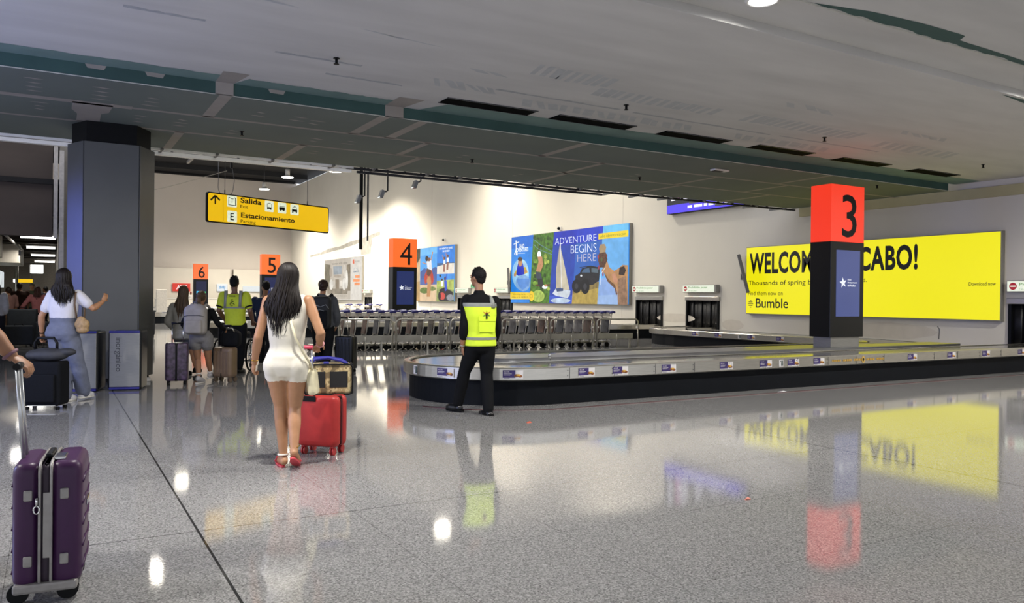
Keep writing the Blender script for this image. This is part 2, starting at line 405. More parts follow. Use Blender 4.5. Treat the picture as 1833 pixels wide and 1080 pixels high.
for i in range(17):
    x = 1.8+1.06*i+random.uniform(-.15, .15); fr.box((x, YE+.28, ZL-.01), (.05, .6, .05), rz=random.uniform(-.05, .05))
fr.obj('cross_stud', mat('stud_steel', '#6f6d69', .5, .3), fo2)
for i in range(2):
    pass
# ---------------------------------------------------------------- left side: bulkhead, corridor, column
BROWN = mat('brown_bulkhead', '#4c423a', .9, 0, .18, 1.2, stretch=(.4, 1, 1.5))
struct(MB().box((-3.02, 18.2, 4.65), (6.0, .2, 4.2)).obj('wall_bulkhead', BROWN))
struct(MB().box((.18, 30.0, 2.2), (.16, 24.2, 4.4)).obj('wall_corridor', mat('grey_partition', '#8d8881', .7, 0, .06)))
mb = MB(); mb.box((.03, 17.75, 3.45), (.07, .14, 1.9)); mb.box((.13, 17.72, 2.0), (.08, .08, 4.4)); struct(mb.obj('trim_5', mat('pale_post', '#b5aea4', .5)))
struct(MB().box((-1.5, 34, 3.62), (3.4, 32, .1)).obj('ceiling_corridor', mat('dark_corridor', '#1b1918', .9)))
mb = MB()
for i in range(17): mb.box((-1.5, 18.9+1.8*i, 3.3), (3.3, .3, .55))
struct(mb.obj('trim_6', mat('dark_joist', '#4b443f', .8)))
struct(MB().box((-1.5, 50.2, 1.9), (3.6, .2, 3.8)).obj('wall_corridor_end', mat('dark_end_wall', '#5a5650', .8)))
struct(MB().box((-3.3, 34, 1.9), (.2, 32.5, 3.8)).obj('wall_corridor_left', mat('dark_end_wall2', '#6b655d', .8)))
LIT = mat('lit_white', '#fdfbf4', .5, 0, .01, em=4.0)
tube0 = None
for i, y in enumerate((24.5, 30, 36, 43)):
    lab = 'fluorescent tube light across the dark corridor ceiling, '+('nearest the hall', 'second from the hall', 'third from the hall', 'farthest from the hall')[i]
    if tube0 is None:
        tube0 = thing('tube_light', lab, 'light', (-.35, y, 2.95), 0, 'corridor tube lights')
        MB().box((0, 0, .03), (.85, .1, .05)).obj('housing', WHITE, tube0); MB().tube([(-.4, 0, -.02), (.4, 0, -.02)], .05, 8).obj('tube', LIT, tube0)
    else: dup(tube0, (-.35, y, 2.95), 0, lab)
    lamp('tube_lamp', 'AREA', (-.6, y, 2.85), 26, (1, .95, .88), (0, 0, 0), .8)
t = thing('lit_screen', 'bright white lit screen at the far end of the dark corridor', 'screen', (-.77, 49.5, 2.5))
MB().box((0, .06, .23), (.66, .08, .5)).obj('housing', BLACK, t); MB().box((0, 0, .23), (.6, .03, .46)).obj('screen', LIT, t); mb = MB(); mb.cyl((-.2, .06, .46), (-.2, .06, 1.1), .015); mb.cyl((.2, .06, .46), (.2, .06, 1.1), .015); mb.obj('hanger', DKSTEEL, t)
YSIGN = mat('lit_yellow', '#f2c312', .4, 0, .05, 2, em=.95)
t = thing('small_sign', 'small lit yellow sign hanging deep in the left corridor', 'sign', (-1.26, 45, 1.95))
MB().box((0, .05, .08), (.8, .1, .17), bev=.01).obj('light_box', YSIGN, t); MB().box((-.34, -.004, .08), (.12, .01, .15)).obj('white_square', LIT, t); mb = MB(); mb.cyl((-.3, .05, .16), (-.3, .05, 1.6), .01); mb.cyl((.3, .05, .16), (.3, .05, 1.6), .01); mb.obj('hanger', DKSTEEL, t)
# rental counters along the left of the corridor
CREAM = mat('cream_fascia', '#cfc8ba', .6, 0, .05)
def counter(x, y0, y1, label):
    t = thing('service_counter', label, 'counter', (x, (y0+y1)/2, 0), 0, 'service counters along the corridor'); L_ = y1-y0
    MB().box((-.85, 0, 2.72), (1.7, L_, .62), bev=.02).obj('fascia', CREAM, t)
    MB().box((-.9, 0, .55), (.7, L_, 1.1)).obj('desk', mat('grey_desk', '#6d6a68', .5), t)
    MB().box((-1.55, 0, 1.3), (.1, L_, 2.4)).obj('back_panel', mat('dark_panel', '#4a4a4c', .6), t)
    mb = MB()
    for k in range(4): mb.box((-.62, -L_/2+.5+k*L_/4, 1.9), (.06, L_/5, .55))
    mb.obj('display', mat('lit_display', '#dfe6ea', .4, 0, .25, 3, em=.8), t)
    MB().cyl((-.2, L_/2-.1, 0), (-.2, L_/2-.1, 2.4), .05).obj('post', STEEL, t); return t
counter(-.95, 30.5, 34.0, 'cream topped service counter farther along the left corridor, box fascia lit from below')
counter(-1.25, 22.0, 26.6, 'cream topped service counter at the left picture edge, nearer one of the corridor')
MB()
t = thing('ceiling_rail', 'slanting pale rail with a lamp under the ceiling at the left edge', 'rail', (-.95, 22.4, 2.75))
MB().tube([(-.15, -3.0, .12), (.12, 5.6, -.02)], .03, 6).obj('bar', WHITE, t); MB().box((.08, 5.4, -.12), (.06, .06, .16)).obj('bracket', DKSTEEL, t)

# clad column with recycling bins in front of it
COLM = mat('column_cladding', '#595a59', .42, .35, .05, 2)
COLB = COLM
t = thing('clad_column', 'broad grey metal clad column behind the recycling bins, its left side glowing blue', 'column', (.83, 14.9, 0))
px = lambda pts: [(x-.83, y-14.9) for x, y in pts]
P = px([(.40, 14.30), (1.215, 14.30), (1.49, 14.78), (1.34, 15.35), (.30, 15.35), (.185, 14.8)])
def panel(a, b, name, m, z0, z1):
    A = Vector((*a, 0)); B = Vector((*b, 0)); d = (B-A).normalized(); n_ = Vector((-d.y, d.x, 0)); A = A+d*.012; B = B-d*.012
    o = n_*.03
    mb = MB(); mb.prism([(A.x, A.y), (B.x, B.y), (B.x+o.x, B.y+o.y), (A.x+o.x, A.y+o.y)], z0, z1); return mb.obj(name, m, t)
cx_, cy_ = .05, 0
MB().prism([(x*.9, y*.9) for x, y in P], 0, ZL-.001).obj('core', BLACK, t)
panel(P[0], P[1], 'front_panel', COLM, .06, 3.86); panel(P[1], P[2], 'right_panel', COLM, .06, 3.86)
panel(P[5], P[0], 'left_panel', COLB, .06, 3.86); panel(P[2], P[3], 'rear_panel', COLM, .06, 3.86); panel(P[4], P[5], 'rear_panel', COLM, .06, 3.86)
tag(MB().box((0, 0, .03), (.12, .12, .06), bev=.01).obj('floor_socket', WHITE), 'small white box on the floor at the right foot of the column', 'socket').location = (1.33, 14.2, 0)
def recycling_bin(x, y, w_, label, txt):
    t = thing('recycling_bin', label, 'bin', (x, y, 0), R(-14), 'recycling bins at the column')
    MB().box((.0, .30, .44), (w_+.04, .52, .86), bev=.02).obj('body', BLACKG, t)
    MB().box((0, .015, .45), (w_, .03, .80), bev=.006).obj('front_panel', STEEL_D, t)
    mb = MB(); mb.box((0, .01, .868), (w_, .04, .03)); mb.box((0, .01, .033), (w_, .04, .03)); mb.obj('edge_trim', mat('navy_trim', '#20206e', .4), t)
    mb = MB(); mb.box((0, .3, .875), (w_*.75, .3, .012)); mb.obj('slot', mat('green_glass', '#18352f', .2), t)
    if txt: MB().text(txt, .0, .30, w=.50, h=.10, y=-.003, rot=-PI/2, mapf=lambda a, b, c: (a-.14, b, c+.48)).obj('lettering', mat('grey_letter', '#3c3d3f', .6), t)
STEEL_D = mat('dull_steel', '#8d8d8b', .38, .7, .08, 8, stretch=(1, 1, 20))
recycling_bin(.92, 12.98, .41, 'right recycling bin, steel front lettered inorgánico, against the column', 'inorgánico')
recycling_bin(.40, 12.95, .30, 'left recycling bin, half hidden behind the woman in the white T-shirt', '')

# ---------------------------------------------------------------- lamps
def high_bay(loc, label, power=9500):
    t = thing('high_bay_lamp', label, 'lamp', loc, 0, 'high bay lamps of the hall')
    mb = MB(); mb.cyl((0, 0, .1), (0, 0, .55), .16, 14); mb.cyl((0, 0, .0), (0, 0, .12), .42, 20, r2=.2); mb.obj('housing', mat('lamp_white', '#cfcdc8', .5), t)
    MB().cyl((0, 0, -.03), (0, 0, .0), .38, 20).obj('lens', mat('lamp_lens', '#fff6e2', .4, 0, .01, em=26.0), t)
    MB().cyl((0, 0, .55), (0, 0, 12.26-loc[2]), .015, 6).obj('cord', DKSTEEL, t)
    lamp('bay_light', 'SPOT', (0, 0, -.06), power, (1, .935, .83), (0, 0, 0), .35, spot=R(150), blend=.8, parent=t)
bays = [((6.7, 50.5, 9.7), 'high bay lamp beside the top of the column, leftmost lit lamp under the black roof'), ((14.06, 55.5, 9.7), 'bright high bay lamp on a thick stem above the yellow sign'),
        ((14.95, 66.5, 10.2), 'small lit high bay lamp hanging lowest above the yellow sign'), ((15.4, 48.9, 9.35), 'lit lamp cut by the ceiling edge right of the yellow sign')]
for l, lab in bays: high_bay(l, lab, 14500)
for l, n_ in (((9.6, 40.0, 9.7), 'middle'), ((16.2, 34.3, 9.7), 'right'), ((11.0, 31.0, 9.7), 'centre'), ((3.5, 34.3, 9.7), 'left'), ((16.4, 25.5, 9.7), 'front right'), ((9.5, 23.5, 9.7), 'front centre'), ((2.5, 24.0, 9.7), 'front left')):
    high_bay(l, 'hall lamp hidden above the low ceiling, mirrored on the floor, '+n_, {'right': 4800, 'front right': 2100, 'front centre': 3000, 'front left': 5000}.get(n_, 6500))
def downlight(x, label, power=1300, y=5.68):
    t = thing('recessed_downlight', label, 'light', (x, y, ZC), 0, 'downlights in the ceiling trough')
    mb = MB(); mb.tube([(.155*math.cos(2*PI*i/28), .155*math.sin(2*PI*i/28), -.004) for i in range(28)], .022, 8, closed=True); mb.obj('trim_ring', WHITE, t)
    MB().cyl((0, 0, -.012), (0, 0, .0), .145, 28).obj('lens', mat('downlight_lens', '#ffffff', .4, 0, .01, em=18.0), t)
    lamp('down_light', 'SPOT', (0, 0, -.02), power, (1, .965, .91), (0, 0, 0), .13, spot=R(172), blend=.6, parent=t)
downlight(6.2, 'round recessed downlight shining in the ceiling at the top of the picture')
for x in (-3.4, 1.4, 11.9, 16.6): downlight(x, 'recessed downlight of the ceiling trough out of the picture')
def floodlight(x, y, ztop, zl, label):
    t = thing('floodlight', label, 'lamp', (x, y, 0), 0, 'small floodlights on drop poles')
    MB().tube([(0, 0, ztop), (0, 0, zl+.12), (-.05, 0, zl+.1), (-.12, 0, zl+.08)], .028, 6).obj('pole', BLACK, t)
    MB().box((-.2, 0, zl), (.12, .2, .26), rot=Matrix.Rotation(R(20), 3, 'Y'), bev=.015).obj('housing', DKSTEEL, t)
    MB().box((-.262, 0, zl-.02), (.012, .17, .21), rot=Matrix.Rotation(R(20), 3, 'Y')).obj('lens', mat('flood_lens', '#e8eef0', .3, 0, .02, em=1.1), t)
floodlight(8.5, 24, 12.26, 4.5, 'left floodlight, small lamp head clamped to the long pole')
floodlight(9.27, 24, 12.26, 4.72, 'middle floodlight hanging lowest on a thin drop pole')
floodlight(10.42, 24, 12.26, 5.12, 'right floodlight on a short drop pole under the ceiling edge')
tag(MB().cyl((0, 0, 2.93), (0, 0, 12.26), .055, 10).obj('drop_pole', BLACK), 'long black pole hanging before the beige wall beside the left floodlight', 'pole').location = (8.44, 24.14, 0)
tag(MB().cyl((0, 0, 3.2), (0, 0, 12.26), .03, 8).obj('conduit', DKSTEEL), 'thin dark conduit beside the long black pole', 'pole').location = (8.62, 24.02, 0)
# sprinklers and small fittings on the ceilings
sp = None
for i, (x, y, z) in enumerate(((3.02, 9.6, ZN), (7.51, 9.54, ZN), (11.98, 9.5, ZN), (17.1, 9.54, ZN), (2.74, 13.87, ZL), (7.23, 14.1, ZL), (11.46, 14.04, ZL), (16.9, 11.9, ZL))):
    lab = ('sprinkler head on the grey ceiling, leftmost', 'sprinkler head on the grey ceiling, second from the left', 'sprinkler head on the grey ceiling, third from the left', 'sprinkler head on the grey ceiling, rightmost',
           'sprinkler head on the green ceiling above the yellow exit sign', 'sprinkler head on the green ceiling, second from the left', 'sprinkler head on the green ceiling left of the smoke detector', 'sprinkler head on the green ceiling near the right wall')[i]
    if sp is None:
        sp = thing('sprinkler_head', lab, 'sprinkler', (x, y, z), 0, 'ceiling sprinklers')
        mb = MB(); mb.cyl((0, 0, 0), (0, 0, -.07), .018, 8); mb.cyl((0, 0, -.0), (0, 0, -.008), .04, 12); mb.obj('body', BLACK, sp)
        MB().cyl((0, 0, -.07), (0, 0, -.076), .035, 10).obj('deflector', BLACK, sp)
    else: dup(sp, (x, y, z), 0, lab)
t = thing('smoke_detector', 'flat white fitting on the green ceiling left of pillar 3', 'detector', (12.2, 12.3, ZL))
MB().box((0, 0, -.02), (.42, .16, .035), bev=.012).obj('cover', WHITE, t); MB().box((-.06, .02, -.042), (.24, .12, .012)).obj('lens', BLACK, t)
# the loose cables under the ceiling edge
t = thing('hanging_cable', 'thin looped cable dangling above the yellow exit sign', 'cable', (2.95, 17.0, 4.1))
pts = [(-.05, 0, .1), (-.04, 0, -.25)]+[(.10+.15*math.cos(R(180-a)), 0, -.45-.15*math.sin(R(a*1.0))*1.3) for a in range(0, 181, 20)]+[(.27, 0, -.3), (.22, 0, -.05), (.2, 0, .12)]
MB().tube(pts, .006, 5).obj('cable', DKSTEEL, t); MB().box((.21, 0, .02), (.05, .05, .16), bev=.01).obj('connector', BLACK, t)
tag(MB().tube([(-1.3, 0, -.40), (-.9, 0, -.28), (-.3, 0, -.06), (.28, 0, .16)], .006, 5).obj('stay_wire', GALV), 'thin pale wire running up to the looped cable', 'cable').location = (2.8, 17.05, 3.83)
tag(MB().tube([(0, 0, .16), (.1, 0, .12), (.13, 0, 0), (.08, 0, -.1), (-.02, 0, -.15)], .02, 6).obj('white_hose', WHITE), 'short curved white hose beside the column top', 'hose').location = (1.52, 16.7, 3.93)
tag(MB().box((0, 0, 0), (.16, 5.2, .16)).obj('roof_strut', mat('strut_grey', '#77736e', .6)), 'slanting grey strut under the black roof left of the yellow sign', 'beam').location = (8.0, 56, 10.6)
# ---------------------------------------------------------------- baggage carousels
BELT = mat('carousel_belt', '#8a8882', .13, .75, .12, 3)
SKIRT = mat('black_skirt', '#0a0d12', .6, 0, .15, 4, spec=.12)
DIV = mat('divider_steel', '#86878a', .3, .8, .08, 5)
STK_P = mat('sticker_purple', '#33265f', .5, 0, .25, 12); STK_W = mat('sticker_white', '#c9c6c6', .5, 0, .04); STK_B = mat('sticker_brown', '#7c4a26', .5, 0, .4, 40); STK_Y = mat('sticker_yellow', '#c99a35', .5, 0, .3, 40)
def fillet(path, rad, n=12):
    out = []
    for i, p in enumerate(path):
        p = Vector(p)
        if i in (0, len(path)-1) or rad[i] == 0: out.append(p); continue
        a = (Vector(path[i-1])-p).normalized(); b = (Vector(path[i+1])-p).normalized()
        ang = a.angle(b); d = rad[i]/math.tan(ang/2); c = p+(a+b).normalized()*(rad[i]/math.sin(ang/2))
        s0 = p+a*d-c; s1 = p+b*d-c; th = s0.angle_signed(s1)
        for k in range(n+1): out.append(c+Matrix.Rotation(-th*k/n, 2)@s0)
    return out
def carousel(label, path, rad, hw, div=None):
    t = thing('baggage_carousel', label, 'baggage carousel', (path[0][0], path[0][1], 0)); o0 = Vector(path[0])
    P = [p-o0 for p in fillet(path, rad, 18)]
    # finer sampling
    Q = []
    for a, b in zip(P, P[1:]):
        n = max(1, int((b-a).length/.5))
        Q += [a+(b-a)*k/n for k in range(n)]
    Q.append(P[-1]); nrm = []
    for i in range(len(Q)):
        d = (Q[min(i+1, len(Q)-1)]-Q[max(i-1, 0)]).normalized(); nrm.append(Vector((-d.y, d.x)))   # left of travel = outside
    def sweep(prof, name, m):
        """prof: list of (offset from the left edge sign, abs), z"""
        mb = MB(); rings = []
        for q, n_ in zip(Q, nrm):
            h = hw(q+o0); rings.append([(q.x+n_.x*(s*h+o), q.y+n_.y*(s*h+o), z) for s, o, z in prof])
        mb.loft(rings, 0, caps=True, closed=True, smooth=False); ob = mb.obj(name, m, t); return ob
    sweep([(1, -.09, 0), (1, -.09, .36), (-1, .09, .36), (-1, .09, 0)], 'skirt', SKIRT)
    sweep([(1, -.02, .335), (1, 0, .35), (1, 0, .495), (1, -.015, .51), (1, -.07, .512), (1, -.085, .497), (1, -.085, .335)], 'side_rim', STEEL)
    sweep([(-1, .03, .40), (-1, .0, .42), (-1, 0, .50), (-1, .05, .502), (-1, .06, .40)], 'inner_rim', STEEL)
    sweep([(1, -.09, .47), (1, -.09, .489), (-1, .06, .489), (-1, .06, .47)], 'belt', BELT)
    sweep([(1, -.105, .489), (1, -.105, .493), (1, -.13, .493), (1, -.13, .489)], 'edge_strip', RUBBER)
    sweep([(-1, .065, .489), (-1, .065, .493), (-1, .09, .493), (-1, .09, .489)], 'edge_strip', RUBBER)
    if div:
        (xa, xb, ya, yb) = div; xa -= o0.x; xb -= o0.x; ya -= o0.y; yb -= o0.y; r_ = (yb-ya)/2
        poly = [(xa+r_+r_*math.cos(R(a)), (ya+yb)/2+r_*math.sin(R(a))) for a in range(90, 271, 15)]+[(xb, ya), (xb, yb)]
        mb = MB(); mb.prism(poly, .30, .545, smooth=True); mb.obj('divider', DIV, t)
        mb = MB(); mb.cyl((xa+.9, ya+.02, .5), (xa+.9, ya+.02, .57), .022, 12); mb.sphere((xa+.9, ya+.02, .575), .026); mb.obj('post', CHROME, t)
    return t, o0
def hw3(q):
    x, y = q
    if x > 16.3 and 12.4 < y < 19: return .76
    if x > 15.6 and y > 10.8: return .64
    return .54
c3, o3 = carousel('near stainless rimmed baggage carousel with pillar 3, stickers along its rim', [(19.49, 9.36), (5.82, 9.36), (5.82, 9.36), (4.88, 9.36), (4.88, 11.16), (17.28, 11.16), (17.28, 20.39), (19.49, 20.39)],
    [0, 0, 0, .895, .895, 1.1, 1.25, 0], hw3, (4.98+.55, 17.0, 9.92, 10.60))
def sticker(t, o0, p, ang, w_=.27, h_=.115, kind='ad', z=.423):
    """a printed sticker on the rim; p is its centre in plan, ang the direction of its left-to-right edge"""
    loc = Matrix.Translation((p[0]-o0.x, p[1]-o0.y, z)) @ Matrix.Rotation(ang, 4, 'Z')
    mp = lambda x, y, zz: loc @ Vector((x, y, zz))
    mb = MB()
    def rc(x0, z0, x1, z1, mi, y=-.002): mb.face([mp(x0, y, z0), mp(x1, y, z0), mp(x1, y, z1), mp(x0, y, z1)], mi)
    if kind == 'ad':
        rc(-w_/2, -h_/2, w_/2, h_/2, 1); rc(-w_/2, -h_/2+.017, w_*.12, h_/2, 0, -.003)
        for (x, zz, r1, r2, mi) in ((.05, -.012, .036, .02, 2), (.095, -.02, .03, .018, 2), (.072, -.005, .03, .012, 3)):
            mb.face([mp(x+r1*math.cos(2*PI*i/10), -.0036-.0003*mi, zz+r2*math.sin(2*PI*i/10)) for i in range(10)], mi)
        mb.text('WELCOME', -w_/2+.014, h_/2-.03, w=.075, h=.016, y=-.0036, mi=1, mapf=mp)
        rc(-w_/2+.014, h_/2-.05, -w_/2+.12, h_/2-.045, 1, -.0036); rc(-w_/2+.014, h_/2-.065, -w_/2+.10, h_/2-.06, 1, -.0036); rc(-w_/2+.014, -h_/2+.006, -w_/2+.09, -h_/2+.010, 0, -.0036)
        return mb.obj('advert_sticker', [STK_P, STK_W, STK_B, STK_Y], t)
    rc(-w_/2, -h_/2, w_/2, h_/2, 0); rc(0, -h_/2+.012, w_/2-.01, h_/2-.012, 1, -.003); rc(-w_/2+.02, h_/2-.03, -.01, h_/2-.015, 1, -.003); rc(-w_/2+.02, h_/2-.06, -.02, h_/2-.03, 2, -.003)
    return mb.obj('notice_sticker', [STK_W, mat('sticker_dark', '#2a3b38', .5, 0, .2), mat('sticker_black', '#222222', .5)], t)
YF = 9.36-.54-.002
STK_X = STICKERS = [5.25, 6.5, 7.8, 8.85, 9.55, 10.12, 10.98, 12.72, 13.95, 15.2, 16.6, 17.9]
C0 = (5.775, 10.26); RR = 1.437
def arc_sticker(a_deg, **k):
    a = R(a_deg); p = (C0[0]+(RR+.006)*math.cos(a), C0[1]+(RR+.006)*math.sin(a)); sticker(c3, o3, p, math.atan2(-math.cos(a), math.sin(a))+PI, **k)
arc_sticker(186, w_=.10, h_=.12, kind='notice'); arc_sticker(210); arc_sticker(247)
for x in (6.31, 6.89, 7.78, 8.93, 9.79, 10.43, 11.05, 13.6, 14.82, 15.99, 17.28): sticker(c3, o3, (x, YF), 0)
sticker(c3, o3, (10.14, YF), 0, w_=.1, h_=.11, kind='notice')
for y in (17.57, 16.64, 15.40, 14.40): sticker(c3, o3, (16.515, y), R(-90))
sticker(c3, o3, (16.515, 15.83), R(-90), w_=.1, h_=.11, kind='notice')
a_ = R(205)
# faded orange rim lettering around a small emblem, rivets
mb = MB(); mo = lambda x, z: (x-o3.x, YF-o3.y-.002, z)
for x0, n in ((11.38, 17), (12.28, 12)):
    for i in range(n):
        x = x0+i*.047
        if i in (5, 11): continue
        mb.face([mo(x, .405), mo(x+.036, .405), mo(x+.036, .44), mo(x, .44)])
mb.obj('faded_lettering', mat('orange_letter', '#b08a35', .5, 0, .35, 60), c3)
mb = MB(); mb.face([mo(12.2+.045*math.cos(2*PI*i/20), .423+.06*math.sin(2*PI*i/20)) for i in range(20)]); 
mb.face([(p.x, p.y-.001, p.z) for p in [Vector(mo(12.2+.022*math.cos(2*PI*i/12), .423+.03*math.sin(2*PI*i/12))) for i in range(12)]], 1); mb.obj('emblem', [mat('emblem_gold', '#b99748', .4), BLACK], c3)
mb = MB()
for x in [6.0+.75*i for i in range(16)]:
    for z in (.39, .46): mb.sphere(mo(x, z), (.008, .004, .008), 0, 8, 6)
    mb.box(mo(x+.03, .423), (.004, .003, .14))
mb.obj('rim_rivets', DKSTEEL, c3)
struct(MB().tube([(19, 8.52, .002), (5.8, 8.50, .002)]+[(5.775+1.78*math.cos(R(a)), 10.26+1.78*math.sin(R(a)), .002) for a in range(262, 200, -8)], .011, 4).obj('trim_7', mat('red_floor_line', '#3f1a1e', .5)))
def hw4(q): return .54
carousel('second baggage carousel behind the trolley row, below pillar 4', [(19.49, 23.22), (17.1, 23.22), (17.1, 27.66), (5.9, 27.66), (4.96, 27.66), (4.96, 29.46), (17.1, 29.46), (17.1, 34.3), (19.49, 34.3)], [0, 1.1, 1.1, 0, .895, .895, 1.1, 1.1, 0], hw4, (5.6, 16.5, 28.26, 28.86))
carousel('third baggage carousel, its black tip seen right of the column, below pillar 5', [(19.49, 38.7), (17.1, 38.7), (17.1, 42.9), (4.6, 42.9), (3.9, 42.9), (3.9, 44.7), (17.1, 44.7), (17.1, 53.97), (19.49, 53.97)], [0, 1.1, 1.1, 0, .895, .895, 1.1, 1.1, 0], hw4, (4.8, 16.5, 43.5, 44.1))
carousel('farthest baggage carousel, below pillar 6', [(19.4, 59.8), (5, 59.8), (4.3, 59.8), (4.3, 61.6), (19.4, 61.6)], [0, 0, .895, .895, 0], hw4, (5.3, 18.0, 60.4, 61.0))

# ---------------------------------------------------------------- numbered pillars
def pillar(x, y, num, label, hexc, hexc2, content=0, base0=.546):
    t = thing('numbered_pillar', label, 'pillar', (x+.49, y+.235, base0), 0, 'numbered carousel pillars'); z0 = base0
    OR = mat('lit_orange_'+num, hexc, .5, 0, .03, 1.5, em=.95)
    MB().box((0, 0, 2.58-z0+.55), (.98, .47, 1.10), bev=.004, seg=1).obj('number_cube', OR, t)
    MB().box((0, 0, (2.58+.74)/2-z0), (.985, .475, 1.84), bev=.006).obj('housing', BLACKG, t)
    MB().box((0, 0, (.74-z0)/2), (.84, .40, .74-z0)).obj('base', STEEL_D, t)
    mb = MB(); mb.text(num, .04, 2.67-z0, w=.44 if num != '4' else .5, h=.83, y=-.239, align='C', bold=(-.004 if num == '4' else .006))
    for p in (1,): pass
    mb.obj('numeral', BLACK, t)
    MB().box((.02, -.238, 1.78-z0), (.70, .008, 1.28)).obj('screen', mat('lit_screen_'+num, hexc2, .25, 0, .05, 1.5, em=.8), t)
    LW = mat('lit_letter_white', '#e8ecf4', .4, 0, .01, em=.95)
    if content == 0:
        mb = MB(); c_ = (-.13, 1.79-z0); pts = []
        for i in range(10):
            r_ = .105 if i % 2 == 0 else .045; a = R(90+36*i+8); pts.append((c_[0]+r_*math.cos(a), c_[1]+r_*math.sin(a)))
        for i in range(10): mb.face([(c_[0], -.244, c_[1]), (pts[i][0], -.244, pts[i][1]), (pts[(i+1) % 10][0], -.244, pts[(i+1) % 10][1])])
        for k, s in enumerate(('Grupo', 'Aeroportuario', 'del Pacífico')): mb.text(s, .0, 1.83-z0-k*.055, h=.04, w=(.11, .29, .24)[k], y=-.244, bold=.02)
        mb.obj('screen_logo', LW, t)
    else:
        mb = MB(); 
        for (a, b, c, d, mi) in ((-.3, 1.55, -.02, 1.72, 0), (.08, 1.5, .33, 1.68, 1), (.12, 1.2, .3, 1.26, 2)): mb.face([(a, -.244, b-z0), (c, -.244, b-z0), (c, -.244, d-z0), (a, -.244, d-z0)], mi)
        mb.obj('screen_logo', [mat('lit_cyan', '#2fb4e6', .4, em=.9), mat('lit_green', '#31c96f', .4, em=.9), mat('lit_violet', '#5a45e8', .4, em=.9)], t)
    return t
pillar(12.83, 10.0, '3', 'black pillar with a lit red cube numbered 3 on the near carousel', '#f7391c', '#46548f')
pillar(11.18, 28.3, '4', 'black pillar with a lit orange cube numbered 4 behind the trolleys', '#f46a1d', '#1b2c66')
pillar(9.74, 43.72, '5', 'black pillar with a lit orange cube numbered 5 behind the woman in white', '#f46a1d', '#1b2350')
pillar(8.72, 60.5, '6', 'black pillar with a lit orange cube numbered 6, farthest one', '#f56422', '#141a3c', 1)

# ---------------------------------------------------------------- baggage openings and their signs
CURT = mat('black_curtain', '#0b0b0d', .45, 0, .3, 9)
labs_o = ['strip curtained baggage opening at the head of the near carousel, left of the yellow billboard', 'strip curtained baggage opening right of the blue adventure billboard', 'strip curtained baggage opening at the right picture edge',
          'strip curtained baggage opening left of the blue adventure billboard', 'baggage opening beside the camel ride billboard, partly behind the man in the vest', 'far narrow baggage opening right of the furniture poster']
labs_s = ['lit no entry sign over the opening left of the yellow billboard', 'lit no entry sign right of the blue adventure billboard', 'lit no entry sign at the right picture edge', 'lit no entry sign left of the blue adventure billboard',
          'lit no entry sign beside the head of the man in the vest', 'small far lit no entry sign right of the furniture poster']
SGN = mat('lit_sign_cream', '#e9efdc', .4, 0, .03, em=.92); SGR = mat('sign_green_text', '#8fc07a', .4, em=.6); SRD = mat('sign_red', '#c5232b', .4, em=.55)
for (a, b), lo, ls in zip(openings, labs_o, labs_s):
    w_ = b-a; t = thing('baggage_opening', lo, 'opening', (XW, (a+b)/2, OZ0), RW, 'curtained baggage openings'); H_ = OZ1-OZ0
    MB().box((0, -.03, H_+.02), (w_+.08, .1, .14), bev=.01).obj('lintel', STEEL, t)
    mb = MB(); mb.box((-w_/2+.03, .0, H_/2), (.07, .12, H_)); mb.box((w_/2-.03, .0, H_/2), (.07, .12, H_)); mb.obj('jamb', BLACK, t)
    mb = MB(); n = max(5, int(w_/.2))
    for i in range(n):
        x = -w_/2+.06+(w_-.12)*(i+.5)/n; dx = (w_-.12)/n*1.12; o_ = .03*(i % 2)+.04
        mb.loft([[(x-dx/2, o_+.012, 0), (x-dx/4, o_-.006, 0), (x+dx/4, o_+.006, 0), (x+dx/2, o_-.012, 0), (x+dx/2, o_, 0), (x, o_+.016, 0), (x-dx/2, o_+.022, 0)], [(x-dx/2+.01, o_+.012, H_), (x-dx/4, o_, H_), (x+dx/4, o_, H_), (x+dx/2, o_-.004, H_), (x+dx/2, o_+.006, H_), (x, o_+.012, H_), (x-dx/2, o_+.02, H_)]])
    mb.obj('strip_curtain', CURT, t)
    MB().box((0, 1.2, H_/2), (w_+.04, 1.8, H_+.04)).obj('tunnel', BLACK, t)
    s = thing('no_entry_sign', ls, 'sign', (XW, (a+b)/2, 1.69), RW, 'lit no entry signs'); sw = 1.62
    MB().box((0, -.11, .135), (sw, .18, .27), bev=.015).obj('housing', mat('sign_grey', '#8f8d86', .5), s)
    MB().box((-.03, -.203, .135), (sw-.1, .012, .235)).obj('face', SGN, s)
    mb = MB(); mb.face([(-.66+.085*math.cos(2*PI*i/24), -.2105, .135+.085*math.sin(2*PI*i/24)) for i in range(24)]); mb.box((-.66, -.2115, .135), (.12, .002, .03), 1); mb.obj('no_entry_mark', [SRD, SGN], s)
    mb = MB(); mb.text('Prohibido pasar', -.52, .13, h=.085, w=.95, y=-.211, bold=.015); mb.text('Do not enter', -.52, .045, h=.045, w=.42, y=-.211); mb.obj('lettering', SGR, s)

